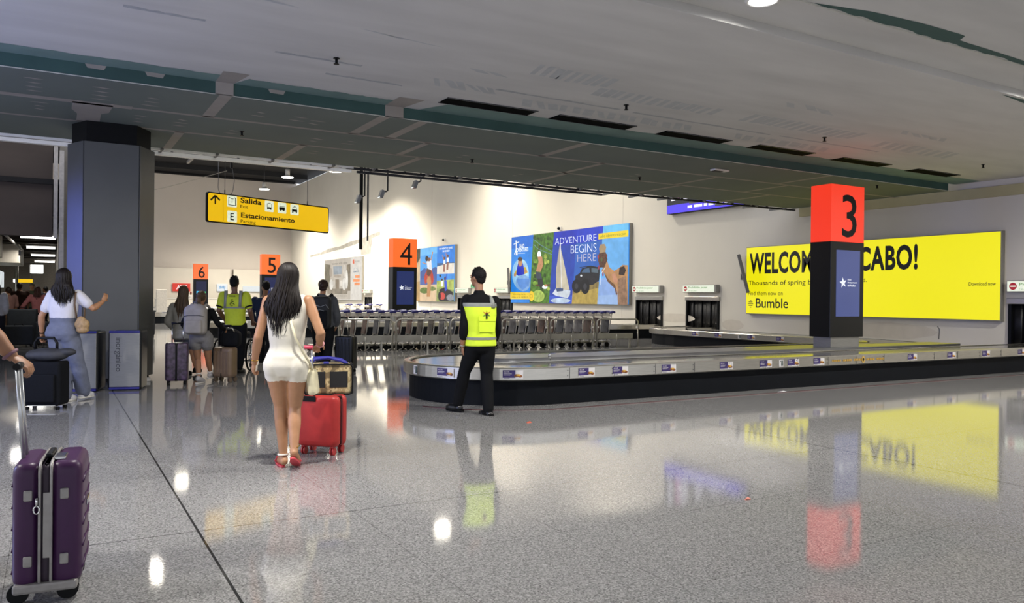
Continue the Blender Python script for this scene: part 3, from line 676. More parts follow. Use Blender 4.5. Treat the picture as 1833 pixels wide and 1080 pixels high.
# ---------------------------------------------------------------- billboards on the right wall
ALU = mat('billboard_frame', '#8f8c84', .4, .5, .05)
def billboard(label, yL, yR, z0, z1, face, th=.16):
    W, H = yL-yR, z1-z0
    t = thing('billboard', label, 'billboard', (XW, yL, z0), RW, 'lit billboards on the right wall')
    MB().box((W/2, -th/2, H/2), (W+.02, th-.02, H+.02)).obj('case', ALU, t)
    if face: MB().box((W/2, -th+.0, H/2), (W-.03, .02, H-.03)).obj('lit_face', face, t)
    return t, W, H
YEL = mat('lit_yellow_poster', '#f2e813', .4, 0, .02, .4, em=.95); INK = mat('ink_black', '#131a1e', .5)
t, W, H = billboard('lit yellow billboard lettered WELCOME TO CABO behind pillar 3', 18.27, 10.35, 1.01, 3.14, YEL)
q = quad_map([(1343, 444), (1797, 411.5), (1797, 575), (1343, 564)], W, H); yb = -.172
mb = MB()
def tx(s, p0, p1, h, bold=0.0, align='L'):
    x0, z0 = q(*p0); x1, z1 = q(*p1); mb.text(s, x0, z0, w=x1-x0, h=h, y=yb, bold=bold)
h_ = q(1348.7, 454.5)[1]-q(1349, 492.7)[1]
x0, z0 = q(1349, 492.5); x1, _ = q(1649.5, 486); xs = q(1549, 488)[0]
we = q(1477, 490)[0]; xs = q(1543, 488)[0]
mb.text('WELCOME', x0, z0, w=we-x0, h=h_, y=yb, bold=.034, track=1.06); mb.text('TO', we+.22, z0, w=xs-we-.5, h=h_, y=yb, bold=.034, track=1.06); mb.text('CABO!', xs, z0, w=x1-xs, h=h_, y=yb, bold=.034, track=1.06)
xa, za = q(1347.4, 511.5); xb, _ = q(1558.7, 508); xm = q(1503, 510)[0]
mb.text('Thousands of spring breakers', xa, za-.06, w=xm-xa, h=.19, y=yb, bold=.004); mb.text('just landed.', xm+.12, za, w=xb-xm-.12, h=.14, y=yb, bold=.004)
xa, za = q(1347.2, 530.5); xb, _ = q(1409, 530); mb.text('Find them now on', xa, za, w=xb-xa, h=.125, y=yb, bold=.002)
xa, za = q(1361, 553.3); xb, zb = q(1419, 553); mb.text('Bumble', xa, za, w=xb-xa, h=.30, y=yb, bold=.01)
xa, za = q(1741, 511.5); xb, _ = q(1789, 511); mb.text('Download now', xa, za, w=xb-xa, h=.088, y=yb, bold=.01)
xa, za = q(1347.4, 553.3); 
for k, wd in enumerate((.07, .16, .22, .16, .07)): mb.box((xa+.1, yb+.002, za+.02+k*.055), (wd, .004, .022))
mb.obj('lettering', INK, t)

def em(h, s=.9, var=.13, sc_=3.0): return mat('print_'+h.lstrip('#')+('_%d' % int(sc_*10) if sc_ != 3.0 else ''), h, .4, 0, var, sc_, em=s)
class Poster:
    """a printed picture: coloured shapes on the panel, in thin layers"""
    def __init__(s, q, y): s.q, s.y, s.k, s.mats, s.mb = q, y, 0, [], MB()
    def mi(s, m):
        if m not in s.mats: s.mats.append(m)
        return s.mats.index(m)
    def poly(s, pts, m):
        s.k += 1; s.mb.face([(lambda a: (a[0], s.y-.0004*s.k, a[1]))(s.q(*p)) for p in pts], s.mi(m))
    def ell(s, cx, cy, rx, ry, m, n=18, a=0):
        s.poly([(cx+rx*math.cos(t)*math.cos(a)-ry*math.sin(t)*math.sin(a), cy+rx*math.cos(t)*math.sin(a)+ry*math.sin(t)*math.cos(a)) for t in [2*PI*i/n for i in range(n)]], m)
    def line(s, pts, wd, m):
        for (x0, y0), (x1, y1) in zip(pts, pts[1:]):
            d = math.hypot(x1-x0, y1-y0) or 1; nx, ny = -(y1-y0)/d*wd/2, (x1-x0)/d*wd/2
            s.poly([(x0+nx, y0+ny), (x1+nx, y1+ny), (x1-nx, y1-ny), (x0-nx, y0-ny)], m)
    def text(s, body, p0, p1, ptop, m, bold=0.0):
        s.k += 1; x0, z0 = s.q(*p0); x1, z1 = s.q(*p1); h = abs(s.q(*ptop)[1]-z0); s.mb.text(body, x0, z0, w=x1-x0, h=h, y=s.y-.0004*s.k, mi=s.mi(m), bold=bold)
    def done(s, t): return s.mb.obj('printed_picture', s.mats, t, norm=False)
t, W, H = billboard('large lit blue billboard lettered ADVENTURE BEGINS HERE, with sailboat, buggy and camel', 33.40, 24.28, 1.22, 4.40, em('#3f8fe0'))
p = Poster(quad_map([(140, 222), (1448, 55), (1440, 985), (130, 965)], W, H), -.173)
SK, DKS, WH = em('#c08a62'), em('#5b3a28'), em('#e9f0f6', .95)
p.poly([(140, 222), (385, 190), (338, 967), (130, 965)], em('#2f86e0')); p.poly([(140, 222), (385, 190), (378, 330), (139, 350)], em('#2a6fd0'))
p.ell(240, 640, 95, 175, em('#8fc4f0', .9, .25, 2)); p.ell(255, 600, 70, 130, em('#a9d6f6', .9, .25, 2.5))
p.ell(268, 740, 82, 95, em('#7fa8d8', .9, .2)); p.poly([(195, 690), (345, 690), (330, 770), (262, 822), (215, 770)], em('#5d8fd6'))
p.poly([(165, 640), (215, 555), (300, 560), (320, 620), (285, 640), (180, 650)], em('#d7b62c')); p.poly([(200, 570), (215, 505), (262, 505), (282, 580), (285, 640), (215, 660), (192, 640)], em('#1f2fb8'))
p.ell(237, 505, 24, 48, SK); p.ell(236, 468, 26, 24, em('#4a3a30')); p.ell(178, 650, 12, 20, SK); p.ell(300, 605, 12, 20, SK)
FOL = em('#4f7a26', .8, .75, 5.5)
p.poly([(385, 190), (618, 160), (560, 972), (338, 967)], FOL)
for i in range(26): x = random.uniform(385, 590); y = random.uniform(200, 940); p.ell(min(max(x, 372), 580-(y-200)*.03), y, random.uniform(12, 26), random.uniform(14, 34), em(random.choice(['#7fa83a', '#2c4a1a', '#a5b84c', '#3d5f22']), .8, .5, 7))
p.ell(440, 890, 70, 70, em('#a9c25a', .85, .4, 6)); p.line([(388, 240), (470, 310), (606, 385)], 5, em('#6c8fa8')); p.line([(388, 300), (450, 360), (606, 420)], 5, em('#6c8fa8'))
p.line([(447, 300), (450, 380)], 8, DKS); p.ell(452, 415, 22, 40, WH); p.line([(450, 440), (460, 500), (430, 610)], 30, SK); p.line([(470, 440), (485, 530), (450, 610)], 28, SK)
p.poly([(412, 610), (470, 625), (485, 700), (420, 690)], em('#3a4252')); p.poly([(430, 690), (485, 690), (505, 770), (470, 800), (440, 770)], em('#2b2a2e')); p.line([(410, 760), (455, 775)], 16, DKS); p.line([(520, 770), (605, 750)], 18, DKS); p.ell(515, 785, 30, 24, WH); p.ell(525, 768, 18, 14, SK)
p.poly([(618, 160), (880, 128), (815, 976), (560, 972)], em('#2443a8')); p.poly([(618, 160), (880, 128), (868, 290), (608, 320)], em('#2333b4')); p.poly([(566, 885), (823, 880), (815, 976), (560, 972)], em('#3b57c0', .9, .35, 2.2))
p.poly([(682, 300), (700, 560), (703, 795), (640, 800), (640, 600)], em('#b7ad98')); p.poly([(690, 330), (735, 540), (790, 815), (705, 820)], em('#c6bda6')); p.line([(690, 290), (700, 800)], 6, em('#e6e6e6'))
p.poly([(600, 860), (640, 800), (800, 825), (795, 870), (770, 912), (640, 885)], em('#cfd8e2', .9, .2)); p.poly([(640, 800), (720, 800), (720, 830), (650, 840)], em('#3c4e74')); p.ell(690, 940, 110, 30, em('#b9cbe6', .9, .4, 2))
p.poly([(880, 128), (1168, 90), (1100, 980), (815, 976)], em('#2f62b8')); p.poly([(880, 128), (1168, 90), (1150, 250), (870, 290)], em('#2a3fc4')); p.poly([(828, 800), (1130, 750), (1100, 980), (815, 976)], em('#b39a4e', .85, .3, 4)); p.poly([(840, 760), (1130, 720), (1125, 790), (830, 860)], em('#8d7a45', .85, .35, 5))
p.poly([(855, 660), (905, 625), (930, 570), (1030, 540), (1125, 560), (1130, 700), (1050, 760), (860, 760)], em('#26272c', .6, .4, 6)); p.poly([(925, 620), (950, 580), (1010, 565), (1020, 620)], em('#46617f')); p.poly([(1035, 615), (1035, 565), (1110, 575), (1110, 625)], em('#54656f'))
p.ell(870, 775, 52, 80, em('#15161a', .6)); p.ell(868, 775, 20, 32, em('#34353a')); p.ell(965, 775, 50, 90, em('#141519', .6)); p.ell(965, 780, 20, 36, em('#3a3b40')); p.ell(922, 655, 12, 12, em('#d8dce2')); p.line([(905, 560), (1020, 545)], 6, em('#1d1e22', .6))
p.poly([(1168, 90), (1448, 55), (1440, 985), (1100, 980)], em('#69aee8')); p.poly([(1168, 90), (1448, 55), (1447, 150), (1160, 190)], em('#6fc3f2')); p.poly([(1130, 690), (1440, 640), (1440, 985), (1100, 980)], em('#8aa9de')); p.poly([(1115, 880), (1440, 860), (1440, 985), (1100, 980)], em('#98b6e2'))
CAM = em('#b98a5c', .85, .2, 4)
p.poly([(1150, 470), (1205, 470), (1235, 560), (1290, 600), (1350, 560), (1380, 530), (1440, 535), (1440, 985), (1330, 985), (1325, 850), (1300, 760), (1230, 700), (1170, 620)], CAM)
p.poly([(1170, 610), (1230, 700), (1300, 760), (1325, 860), (1312, 880), (1295, 800), (1215, 720)], em('#6e4c30')); p.poly([(1120, 345), (1135, 300), (1180, 292), (1200, 330), (1190, 390), (1130, 400)], em('#a58c6a')); p.poly([(1118, 400), (1195, 385), (1215, 470), (1180, 560), (1130, 560), (1110, 480)], em('#5c3d2a', .8, .6, 12))
for (x, y, c_) in ((1112, 440, '#a53440'), (1118, 560, '#a33b46'), (1150, 470, '#4f6a3c'), (1160, 600, '#b5793a'), (1165, 640, '#9a2f3a'), (1205, 430, '#7a3a34')): p.ell(x, y, 8, 24, em(c_))
p.line([(1190, 560), (1140, 640), (1135, 760)], 4, WH); p.poly([(1340, 640), (1350, 560), (1400, 545), (1420, 590), (1400, 650)], em('#3a2a24', .7, .4, 9)); p.poly([(1330, 690), (1420, 660), (1440, 985), (1330, 985)], em('#97755c', .8, .35, 7)); p.poly([(1262, 640), (1300, 620), (1330, 700), (1320, 750), (1280, 720)], em('#c58e70'))
TXW = em('#dfe6ff', 1.0, .01)
p.text('ADVENTURE', (632, 304), (1092, 272), (634, 232), TXW, -.012); p.text('BEGINS', (808, 402), (1092, 378), (808, 312), TXW, -.012); p.text('HERE', (880, 498), (1090, 490), (880, 415), em('#c9c4d8', .9, .01), -.012)
p.poly([(1115, 178), (1447, 135), (1447, 208), (1115, 242)], em('#f4d428')); p.text('cabo-adventures.com', (1130, 222), (1420, 190), (1130, 190), em('#7d8f2a'))
p.text('CABO', (232, 345), (290, 338), (232, 300), WH, .02); p.text('ADVENTURES', (190, 392), (335, 385), (190, 345), WH, .03); p.line([(200, 270), (202, 425)], 12, WH); p.line([(172, 300), (232, 272)], 8, WH); p.line([(202, 350), (180, 415)], 8, WH); p.line([(205, 350), (212, 425)], 8, WH); p.line([(215, 405), (300, 400)], 4, WH); p.ell(200, 268, 8, 12, WH)
p.poly([(133, 845), (350, 850), (350, 925), (133, 925)], em('#f2cf2e')); p.ell(370, 890, 30, 58, em('#f0cc2c')); p.text('Welcoming the No. 1', (165, 884), (320, 882), (165, 862), em('#7a6a20')); p.text('village in the WORLD', (150, 915), (330, 912), (150, 892), em('#6d5d1c')); p.ell(366, 890, 18, 24, em('#b09528')); p.ell(366, 890, 13, 18, em('#f0cc2c'))
p.done(t)
# camel ride board behind the man in the vest (read in a crop 7.714 times the photo, origin 700,420)
t, W, H = billboard('lit blue billboard with camel riders and a quad bike beside pillar 4', 45.2, 39.7, 1.21, 4.40, em('#4a9be6'))
p = Poster(quad_map([(383, 205), (895, 140), (888, 925), (378, 918)], W, H), -.173)
p.poly([(383, 205), (446, 197), (440, 920), (378, 918)], em('#c9b08a', .9, .2)); p.poly([(383, 205), (446, 197), (443, 330), (405, 400), (383, 360)], em('#4d4a35', .7, .5, 4)); p.poly([(380, 660), (442, 650), (440, 920), (378, 918)], em('#b99560', .9, .25, 3))
p.poly([(446, 197), (668, 170), (662, 925), (440, 920)], em('#4fa2ea')); p.poly([(446, 197), (668, 170), (666, 260), (446, 300)], em('#6db8f2')); p.poly([(446, 520), (500, 465), (560, 500), (640, 450), (666, 460), (664, 640), (446, 640)], em('#3f5c9c')); p.poly([(445, 620), (664, 610), (663, 720), (444, 720)], em('#4a63a4')); p.poly([(443, 700), (663, 690), (662, 925), (440, 920)], em('#d9bd98', .9, .1)); p.ell(500, 775, 60, 42, em('#5f7a34', .8, .5, 6)); p.ell(600, 750, 50, 30, em('#7a8b48', .8, .5, 6))
p.poly([(530, 500), (590, 470), (615, 560), (622, 640), (600, 700), (570, 640), (545, 640), (510, 690), (495, 600), (510, 540)], em('#b53a2c')); p.poly([(545, 580), (580, 580), (590, 660), (575, 860), (530, 860), (540, 680), (530, 640)], em('#b98655')); p.poly([(530, 470), (585, 465), (590, 540), (560, 580), (530, 560)], em('#5a3a2c'))
p.poly([(525, 370), (590, 350), (600, 500), (540, 470)], em('#dfe3ea')); p.ell(532, 335, 20, 38, em('#231c1a')); p.ell(560, 345, 18, 28, em('#7b4c36')); p.line([(585, 360), (610, 240)], 12, SK); p.line([(530, 410), (475, 390)], 12, SK)
p.poly([(668, 170), (895, 140), (891, 540), (664, 548)], em('#2f80dc')); p.poly([(668, 400), (893, 385), (892, 440), (667, 450)], em('#39608e')); p.poly([(667, 445), (810, 400), (892, 395), (891, 540), (664, 548)], em('#e6ddcf'))
for x, y in ((762, 330), (806, 300)): p.ell(x, y, 12, 20, em('#6a4534')); p.line([(x, y+20), (x, y+80)], 26, WH); p.line([(x, y+80), (x-6, y+190)], 24, em('#9c6a58')); p.line([(x-6, y+30), (x-26, y-40)], 8, SK)
p.text('YOU WON\'T GET BORED', (692, 215), (870, 198), (692, 190), WH, .03); p.text('IN CABO', (742, 248), (830, 240), (742, 222), WH, .03)
p.poly([(664, 548), (891, 540), (888, 925), (660, 925)], em('#3f8fe0')); p.poly([(664, 640), (890, 620), (888, 925), (660, 925)], em('#a9b65a', .9, .4, 3)); p.poly([(662, 740), (889, 760), (888, 925), (660, 925)], em('#8d9b58', .9, .5, 5))
p.poly([(700, 760), (760, 730), (870, 790), (885, 920), (700, 920)], em('#23242a', .6, .5, 8)); p.ell(735, 850, 40, 50, em('#c8453f')); p.ell(700, 850, 18, 60, em('#17171a', .6)); p.ell(840, 870, 50, 45, em('#8f949c', .8, .5, 8)); p.poly([(760, 640), (795, 640), (800, 760), (770, 790)], em('#2b4dcc')); p.ell(775, 610, 15, 28, em('#4a3026')); p.line([(780, 640), (795, 545)], 10, em('#2b4dcc')); p.line([(735, 640), (735, 720)], 30, WH); p.ell(732, 625, 13, 16, em('#3a2a22')); p.ell(708, 572, 12, 18, em('#22201f'))
p.done(t)
# pale furniture poster (crop 5.4 times, origin 560,440)
t, W, H = billboard('pale furniture shop poster with orange buttons on the far right wall', 64.2, 55.0, 1.15, 4.38, em('#cfccc6', .8))
p = Poster(quad_map([(130, 148), (497, 106), (489, 532), (130, 525)], W, H), -.173); PT = '#8e8578'
p.poly([(135, 150), (388, 122), (384, 520), (134, 515)], em('#bdb6ab', .75, .15, 1)); p.poly([(140, 180), (190, 190), (190, 420), (140, 440)], em('#6f6a58', .7, .6, 2)); p.poly([(350, 190), (385, 180), (384, 440), (345, 440)], em('#7a705f', .7, .6, 2)); p.poly([(218, 205), (305, 200), (300, 280), (222, 285)], em('#8f9aa4', .75, .3, 1.5)); p.poly([(240, 330), (275, 330), (276, 440), (242, 440)], em('#776b5c')); p.poly([(160, 420), (360, 420), (355, 470), (165, 470)], em('#8b8274', .7, .5, 1.2))
for x, y, a, b in ((195, 265, 14, 45), (330, 250, 14, 60), (200, 380, 18, 50), (325, 375, 18, 60), (350, 330, 12, 90), (225, 370, 10, 30), (295, 370, 10, 30), (260, 300, 35, 14)): p.ell(x, y, a, b, em(random.choice(['#e5e2dc', '#d9d4cb', '#6c6358', '#a1968a']), .75, .3, 1))
p.text('Vamos a tu casa', (205, 190), (355, 178), (205, 172), em('#55504a')); p.text('Showroom San José', (195, 494), (352, 494), (195, 482), em('#6a635b'))
p.poly([(408, 160), (412, 138), (422, 138), (424, 178), (408, 180)], em('#cf5a3a')); p.text('Ashley', (428, 176), (474, 170), (428, 145), em('#8a8580')); p.line([(418, 232), (435, 220), (460, 235)], 3, em('#8a9aa8')); p.text('TEMPUR', (410, 264), (468, 260), (410, 250), em('#4e6a86'), .02)
for y, x0 in ((305, 430), (342, 412), (375, 424)): p.poly([(x0, y-13), (474, y-14), (474, y+11), (x0, y+12)], em('#e08a58'))
p.done(t)
# flight information screen, cut by the ceiling
t = thing('flight_screen', 'violet flight information screen high on the right wall under the ceiling', 'screen', (XW-.28, 22.03, 4.53), RW)
MB().box((2.0, .16, .8), (4.0, .24, 1.6), bev=.01).obj('case', BLACK, t); mb = MB(); mb.cyl((.4, .16, 1.6), (.4, .16, 3.0), .03); mb.cyl((3.6, .16, 1.6), (3.6, .16, 3.0), .03); mb.obj('hanger', BLACK, t)
VIO = mat('lit_violet_bar', '#4b3bd6', .3, 0, .05, em=1.3); mb = MB(); mb.box((2.0, .034, .8), (3.96, .01, 1.58)); mb.obj('screen', mat('screen_dark', '#2e2c38', .3, 0, .2, 2, em=.5), t)
mb = MB(); mb.box((2.0, .026, .16), (3.96, .006, .30)); mb.obj('footer_bar', VIO, t)
mb = MB()
for x, w_ in ((1.1, .22), (1.42, .4), (1.9, .16), (2.12, .24), (2.42, .36), (2.85, .22)): mb.box((x+w_/2, .02, .17), (w_, .004, .09))
for r_ in range(5):
    for x, w_ in ((.2, .3), (.7, .6), (1.6, .4), (2.3, .5), (3.1, .6)): mb.box((x+w_/2, .02, .5+r_*.2), (w_*random.uniform(.6, 1), .004, .08))
mb.obj('screen_text', mat('lit_white_text', '#ece9ff', .3, em=1.3), t)
mb = MB(); mb.box((.75, .018, .6), (.3, .004, .14)); mb.box((.75, .018, 1.1), (.3, .004, .14)); mb.obj('row_flag', mat('lit_pink', '#d054b0', .3, em=1.2), t)
# tilted screens seen edge-on
for y, lab, ang in ((18.55, 'grey screen seen edge-on, tilted out from the wall left of the yellow billboard', 14), (33.95, 'grey screen seen edge-on left of the blue adventure billboard', 3)):
    t = thing('wall_screen', lab, 'screen', (XW, y, 1.66), RW, 'wall screens seen edge-on')
    va = -math.atan2(XW, y)+R(0); dx, dy = math.cos(va), math.sin(va)      # the panel stands out from the wall
    dx, dy = y/math.hypot(XW, y), -XW/math.hypot(XW, y); an = math.atan2(dy, dx)
    MB().box((.62*dx, .62*dy, .62), (.95, .10, 1.24), rot=Matrix.Rotation(an, 3, 'Z') @ Matrix.Rotation(R(ang), 3, 'X'), bev=.015).obj('panel', mat('screen_back_grey', '#6c6a66', .5), t)
    mb = MB(); mb.tube([(0, 0, .55), (.3*dx, .3*dy, .58)], .025, 6); mb.box((0, -.02, .55), (.16, .04, .2)); mb.obj('bracket', DKSTEEL, t)
t = thing('green_exit_sign', 'small green exit sign beside the ear of the man in the vest', 'sign', (XW, 37.6, 1.95), RW)
MB().box((0, -.04, .12), (.62, .08, .24), bev=.01).obj('housing', WHITE, t); MB().box((0, -.083, .12), (.56, .006, .19)).obj('face', mat('lit_green_exit', '#4fb06a', .4, em=.7), t); mb = MB(); mb.tube([(-.12, -.09, .05), (-.04, -.09, .12), (0, -.09, .17)], .012, 5); mb.sphere((.01, -.09, .19), .018); mb.obj('running_figure', LIT2 if False else mat('lit_letter_white', '#e8ecf4', .4, em=.95), t)
for y, z, lab in ((41.3, 4.75, 'small black camera dome above the camel ride billboard'), (29.3, 4.55, 'small camera with a cable above the blue adventure billboard')):
    t = thing('wall_camera', lab, 'camera', (XW, y, z), RW, 'wall cameras'); MB().box((0, -.05, 0), (.16, .1, .16), bev=.02).obj('mount', WHITE, t); MB().sphere((0, -.13, 0), (.065, .08, .065)).obj('dome', BLACK, t)

# ---------------------------------------------------------------- hanging exit sign
SY = mat('sign_yellow', '#f5c211', .4, 0, .03, 1.0, em=.88)
A = Vector((2.61, 16.5, 2.86)); B = Vector((5.47, 17.85, 2.93)); L_ = (B-A).to_2d().length; ang = math.atan2(B.y-A.y, B.x-A.x)
t = thing('exit_sign', 'long yellow hanging sign lettered Salida and Estacionamiento', 'sign', (A.x, A.y, 2.87), ang); Hs = .60
poly = rrect(L_, Hs, .045, 4, L_/2, Hs/2)
mb = MB(); mb.loft([[(x, 0, z) for x, z in poly], [(x, .05, z) for x, z in poly]], smooth=False); mb.obj('housing', BLACK, t)
poly = rrect(L_-.05, Hs-.05, .035, 4, L_/2, Hs/2)
mb = MB(); mb.loft([[(x, -.006, z) for x, z in poly], [(x, .0, z) for x, z in poly]], smooth=False); mb.obj('lit_face', SY, t)
q = quad_map([(525, 447), (1545, 543), (1535, 762), (515, 685)], L_, Hs)
mb = MB(); y_ = -.009
def L(pts, w_, y=y_):
    for (x0, z0), (x1, z1) in zip(pts, pts[1:]):
        a = q(x0, z0); b = q(x1, z1); d = math.hypot(b[0]-a[0], b[1]-a[1]); nx, nz = -(b[1]-a[1])/d*w_/2, (b[0]-a[0])/d*w_/2
        mb.face([(a[0]+nx, y, a[1]+nz), (b[0]+nx, y, b[1]+nz), (b[0]-nx, y, b[1]-nz), (a[0]-nx, y, a[1]-nz)])
L([(584, 545), (586, 478)], .035); L([(548, 515), (586, 478)], .035); L([(586, 478), (622, 515)], .035); L([(648, 460), (643, 676)], .006)
for s, p0, p1, tp, bo in (('Salida', (786, 528), (957, 535), (786, 484), .03), ('Estacionamiento', (786, 645), (1236, 680), (786, 604), .03), ('Exit', (783, 568), (845, 571), (783, 544), .005), ('Parking', (782, 687), (905, 698), (782, 662), .005)):
    x0, z0 = q(*p0); x1, _ = q(*p1); h = q(*tp)[1]-z0
    mb.text(s, x0, z0-(.02 if s == 'Parking' else 0), w=x1-x0, h=h+(.02 if s == 'Parking' else 0), y=y_, bold=bo)
mb.obj('lettering', mat('sign_brown_ink', '#231705', .5), t)
mb = MB(); cells = [(718, 520, 44), (715, 640, 44), (1023, 550, 41), (1131, 560, 41), (1238, 571, 41)]
for cx, cy, s in cells:
    x, z = q(cx, cy); w_ = .115
    mb.face([(x+a, -.0085, z+b) for a, b in rrect(w_*2, w_*2, .02, 3)])
mb.obj('pictogram_field', mat('lit_cell', '#e6efd6', .4, em=.9), t)
mb = MB(); yy = -.011
def bx(cell, x, z, w_, h_): c = q(*cells[cell][:2]); mb.box((c[0]+x, yy, c[1]+z), (w_, .003, h_))
for dx in (-.08, .08): bx(0, dx, 0, .012, .15)
bx(0, -.065, .075, .03, .012); bx(0, .065, .075, .03, .012); bx(0, -.0, -.075, .17, .012); bx(0, 0, .02, .012, .10); bx(0, -.02, .055, .03, .012); bx(0, .02, .055, .03, .012)
c = q(*cells[1][:2]); mb.text('E', c[0], c[1]-.075, w=.085, h=.15, y=yy, align='C', bold=.01)
bx(2, 0, .06, .07, .012); bx(2, -.055, .02, .008, .08); bx(2, .055, .02, .008, .08); bx(2, 0, -.035, .11, .035); bx(2, -.04, -.06, .025, .02); bx(2, .04, -.06, .025, .02)
bx(3, 0, .03, .14, .012); bx(3, 0, .0, .15, .03); bx(3, .0, -.03, .15, .035); bx(3, -.045, -.055, .03, .02); bx(3, .045, -.055, .03, .02)
bx(4, 0, .075, .05, .015); bx(4, -.05, .02, .01, .07); bx(4, .05, .02, .01, .07); bx(4, 0, .05, .09, .01); bx(4, 0, -.02, .14, .05); bx(4, -.05, -.06, .03, .03); bx(4, .05, -.06, .03, .03)
mb.obj('pictogram', BLACK, t)
mb = MB()
for x in (.42, 2.55): mb.cyl((x, .025, Hs), (x, .025, 3.6), .006, 5); mb.cyl((x, .025, Hs), (x, .025, Hs+.08), .012, 6)
mb.obj('suspension_wire', DKSTEEL, t)

# ---------------------------------------------------------------- far counters in front of the end wall
def shop_sign(x0, x1, z0, z1, label, hexc, txt, ht='#ffffff'):
    t = thing('shop_sign', label, 'sign', ((x0+x1)/2, 74.85, z0)); w_ = x1-x0; h = z1-z0
    MB().box((0, 0, h/2), (w_, .12, h), bev=.02).obj('light_box', mat('shop_'+hexc[1:], hexc, .4, 0, .03, em=.85), t)
    if txt: MB().text(txt, 0, h*.22, w=w_*.6, h=h*.55, y=-.065, align='C', bold=.03, shear=.15).obj('lettering', mat('shop_txt_'+ht[1:], ht, .4, em=.85), t)
shop_sign(9.05, 10.5, 1.75, 2.45, 'lit red shop sign on the far end wall left of pillar 6', '#d8382c', 'AVIS')
shop_sign(10.9, 11.95, 1.85, 2.45, 'lit green shop sign on the far end wall, half behind pillar 6', '#52a83c', '')
shop_sign(12.75, 13.65, 1.8, 2.45, 'lit white shop sign on the far end wall right of pillar 6', '#e8eef2', 'thrifty', '#5f9fd0')
shop_sign(15.0, 16.8, 1.8, 2.3, 'lit pale shop sign on the far end wall above the wheelchair attendant', '#e2e8ea', '')
t = thing('grey_screen_panel', 'upright grey partition panel beyond the third carousel right of the column', 'partition', (5.05, 46.3, 0)); MB().box((0, 0, .85), (.52, .2, 1.70), bev=.02).obj('panel', mat('partition_grey', '#b9b4ac', .5), t); MB().box((0, 0, .03), (.6, .36, .06)).obj('foot', DKSTEEL, t)
t = thing('car_hire_desk', 'long cream desk before the far end wall', 'counter', (12, 73.2, 0)); MB().box((0, 0, .55), (9, .7, 1.1), bev=.02).obj('front', CREAM, t); MB().box((0, 0, 1.12), (9.1, .8, .05)).obj('top', WHITE, t)
# ---------------------------------------------------------------- trolley row and its barriers
RA, RB = Vector((6.5, 20.35)), Vector((14.45, 19.40)); RANG = math.atan2(RB.y-RA.y, RB.x-RA.x)
TROL = mat('trolley_steel', '#a7a39b', .35, .7, .08, 10)
def make_trolley(label, loc, rz, adm):
    """local x: towards the pushing end"""
    t = thing('luggage_trolley', label, 'trolley', (*loc, 0), rz, 'nested luggage trolleys')
    mb = MB()
    for s in (-1, 1):
        mb.tube([(.02, .24*s, .14), (.10, .24*s, .5), (.17, .25*s, .98), (.22, .25*s, 1.03)], .016, 6)
        mb.tube([(.05, .24*s, .15), (-.75, .12*s, .11)], .018, 6)
    for z, x in ((.42, .09), (.62, .118), (.92, .16)): mb.tube([(x, -.24, z), (x, .24, z)], .010, 5)
    mb.obj('frame', TROL, t)
    MB().tube([(.24, -.30, 1.035), (.255, -.2, 1.05), (.255, .2, 1.05), (.24, .30, 1.035)], .036, 8).obj('handle', NAVY, t); mb = MB(); mb.tube([(.25, -.27, 1.045), (.10, -.25, 1.02)], .034, 8); mb.tube([(.25, .27, 1.045), (.10, .25, 1.02)], .034, 8); mb.obj('handle_end', NAVY, t)
    mb = MB(); mb.box((.06, 0, .96), (.16, .46, .10), bev=.01); mb.obj('sign_tray', mat('tray_white', '#c6bfb2', .5, 0, .2, 8), t)
    MB().box((.095, 0, .655), (.02, .44, .44), rot=Matrix.Rotation(R(8), 3, 'Y'), bev=.004).obj('advert_panel', adm, t)
    MB().box((-.34, 0, .16), (.80, .38, .02), bev=.005).obj('platform', mat('platform_grey', '#8b8981', .4, .5), t)
    for x, y in ((.02, -.24), (.02, .24), (-.72, .0)):
        w_ = MB(); w_.cyl((x, y-.02, .07), (x, y+.02, .07), .07, 14); w_.obj('wheel', RUBBER, t)
    mb = MB()
    for s in (-1, 1): mb.tube([(.10, .24*s, .17), (.16, .24*s, .14), (.17, .24*s, .06), (.10, .24*s, .015)], .013, 6)
    mb.obj('bumper', TROL, t)
    return t
ads = [mat('panel_ad_'+str(i), c, .5, 0, .6, 7) for i, c in enumerate(('#4d3a30', '#5a4034', '#3c3f46', '#4a4238', '#5b5a5e'))]
N_T = 27; protos = {}
names = 'first second third fourth fifth sixth seventh eighth ninth tenth eleventh twelfth thirteenth fourteenth fifteenth sixteenth seventeenth eighteenth nineteenth twentieth twenty-first twenty-second twenty-third twenty-fourth twenty-fifth twenty-sixth'.split()
for i in range(N_T):
    p = RA.lerp(RB, i/(N_T-1)); lab = 'blue handled luggage trolley in the nested row, '+('right end of the row nearest the openings' if i == N_T-1 else names[i]+' from the left end')
    k = [0, 0, 1, 2, 2, 1, 1, 3, 3, 4, 2, 0, 2, 1, 3, 0, 4, 4, 2, 1, 1, 2, 4, 4, 0, 0, 2][i]
    if k not in protos: protos[k] = make_trolley(lab, p, RANG, ads[k])
    else: dup(protos[k], (p.x, p.y, 0), RANG, lab)
for i in range(4): dup(protos[(0, 3, 1, 2)[i]], (12.05+.5*i, 36.6, 0), 0, 'trolley of the short row far behind under the furniture poster, '+('leftmost', 'second from the left', 'third from the left', 'rightmost')[i], 'far luggage trolleys')
PIPE = mat('barrier_pipe', '#a9a59b', .3, .8, .06, 8)
BA, BB = Vector((6.28, 19.72)), Vector((15.25, 18.62)); BANG = math.atan2(BB.y-BA.y, BB.x-BA.x); L_ = (BB-BA).length; wspan = L_/6-.10
bar0 = None
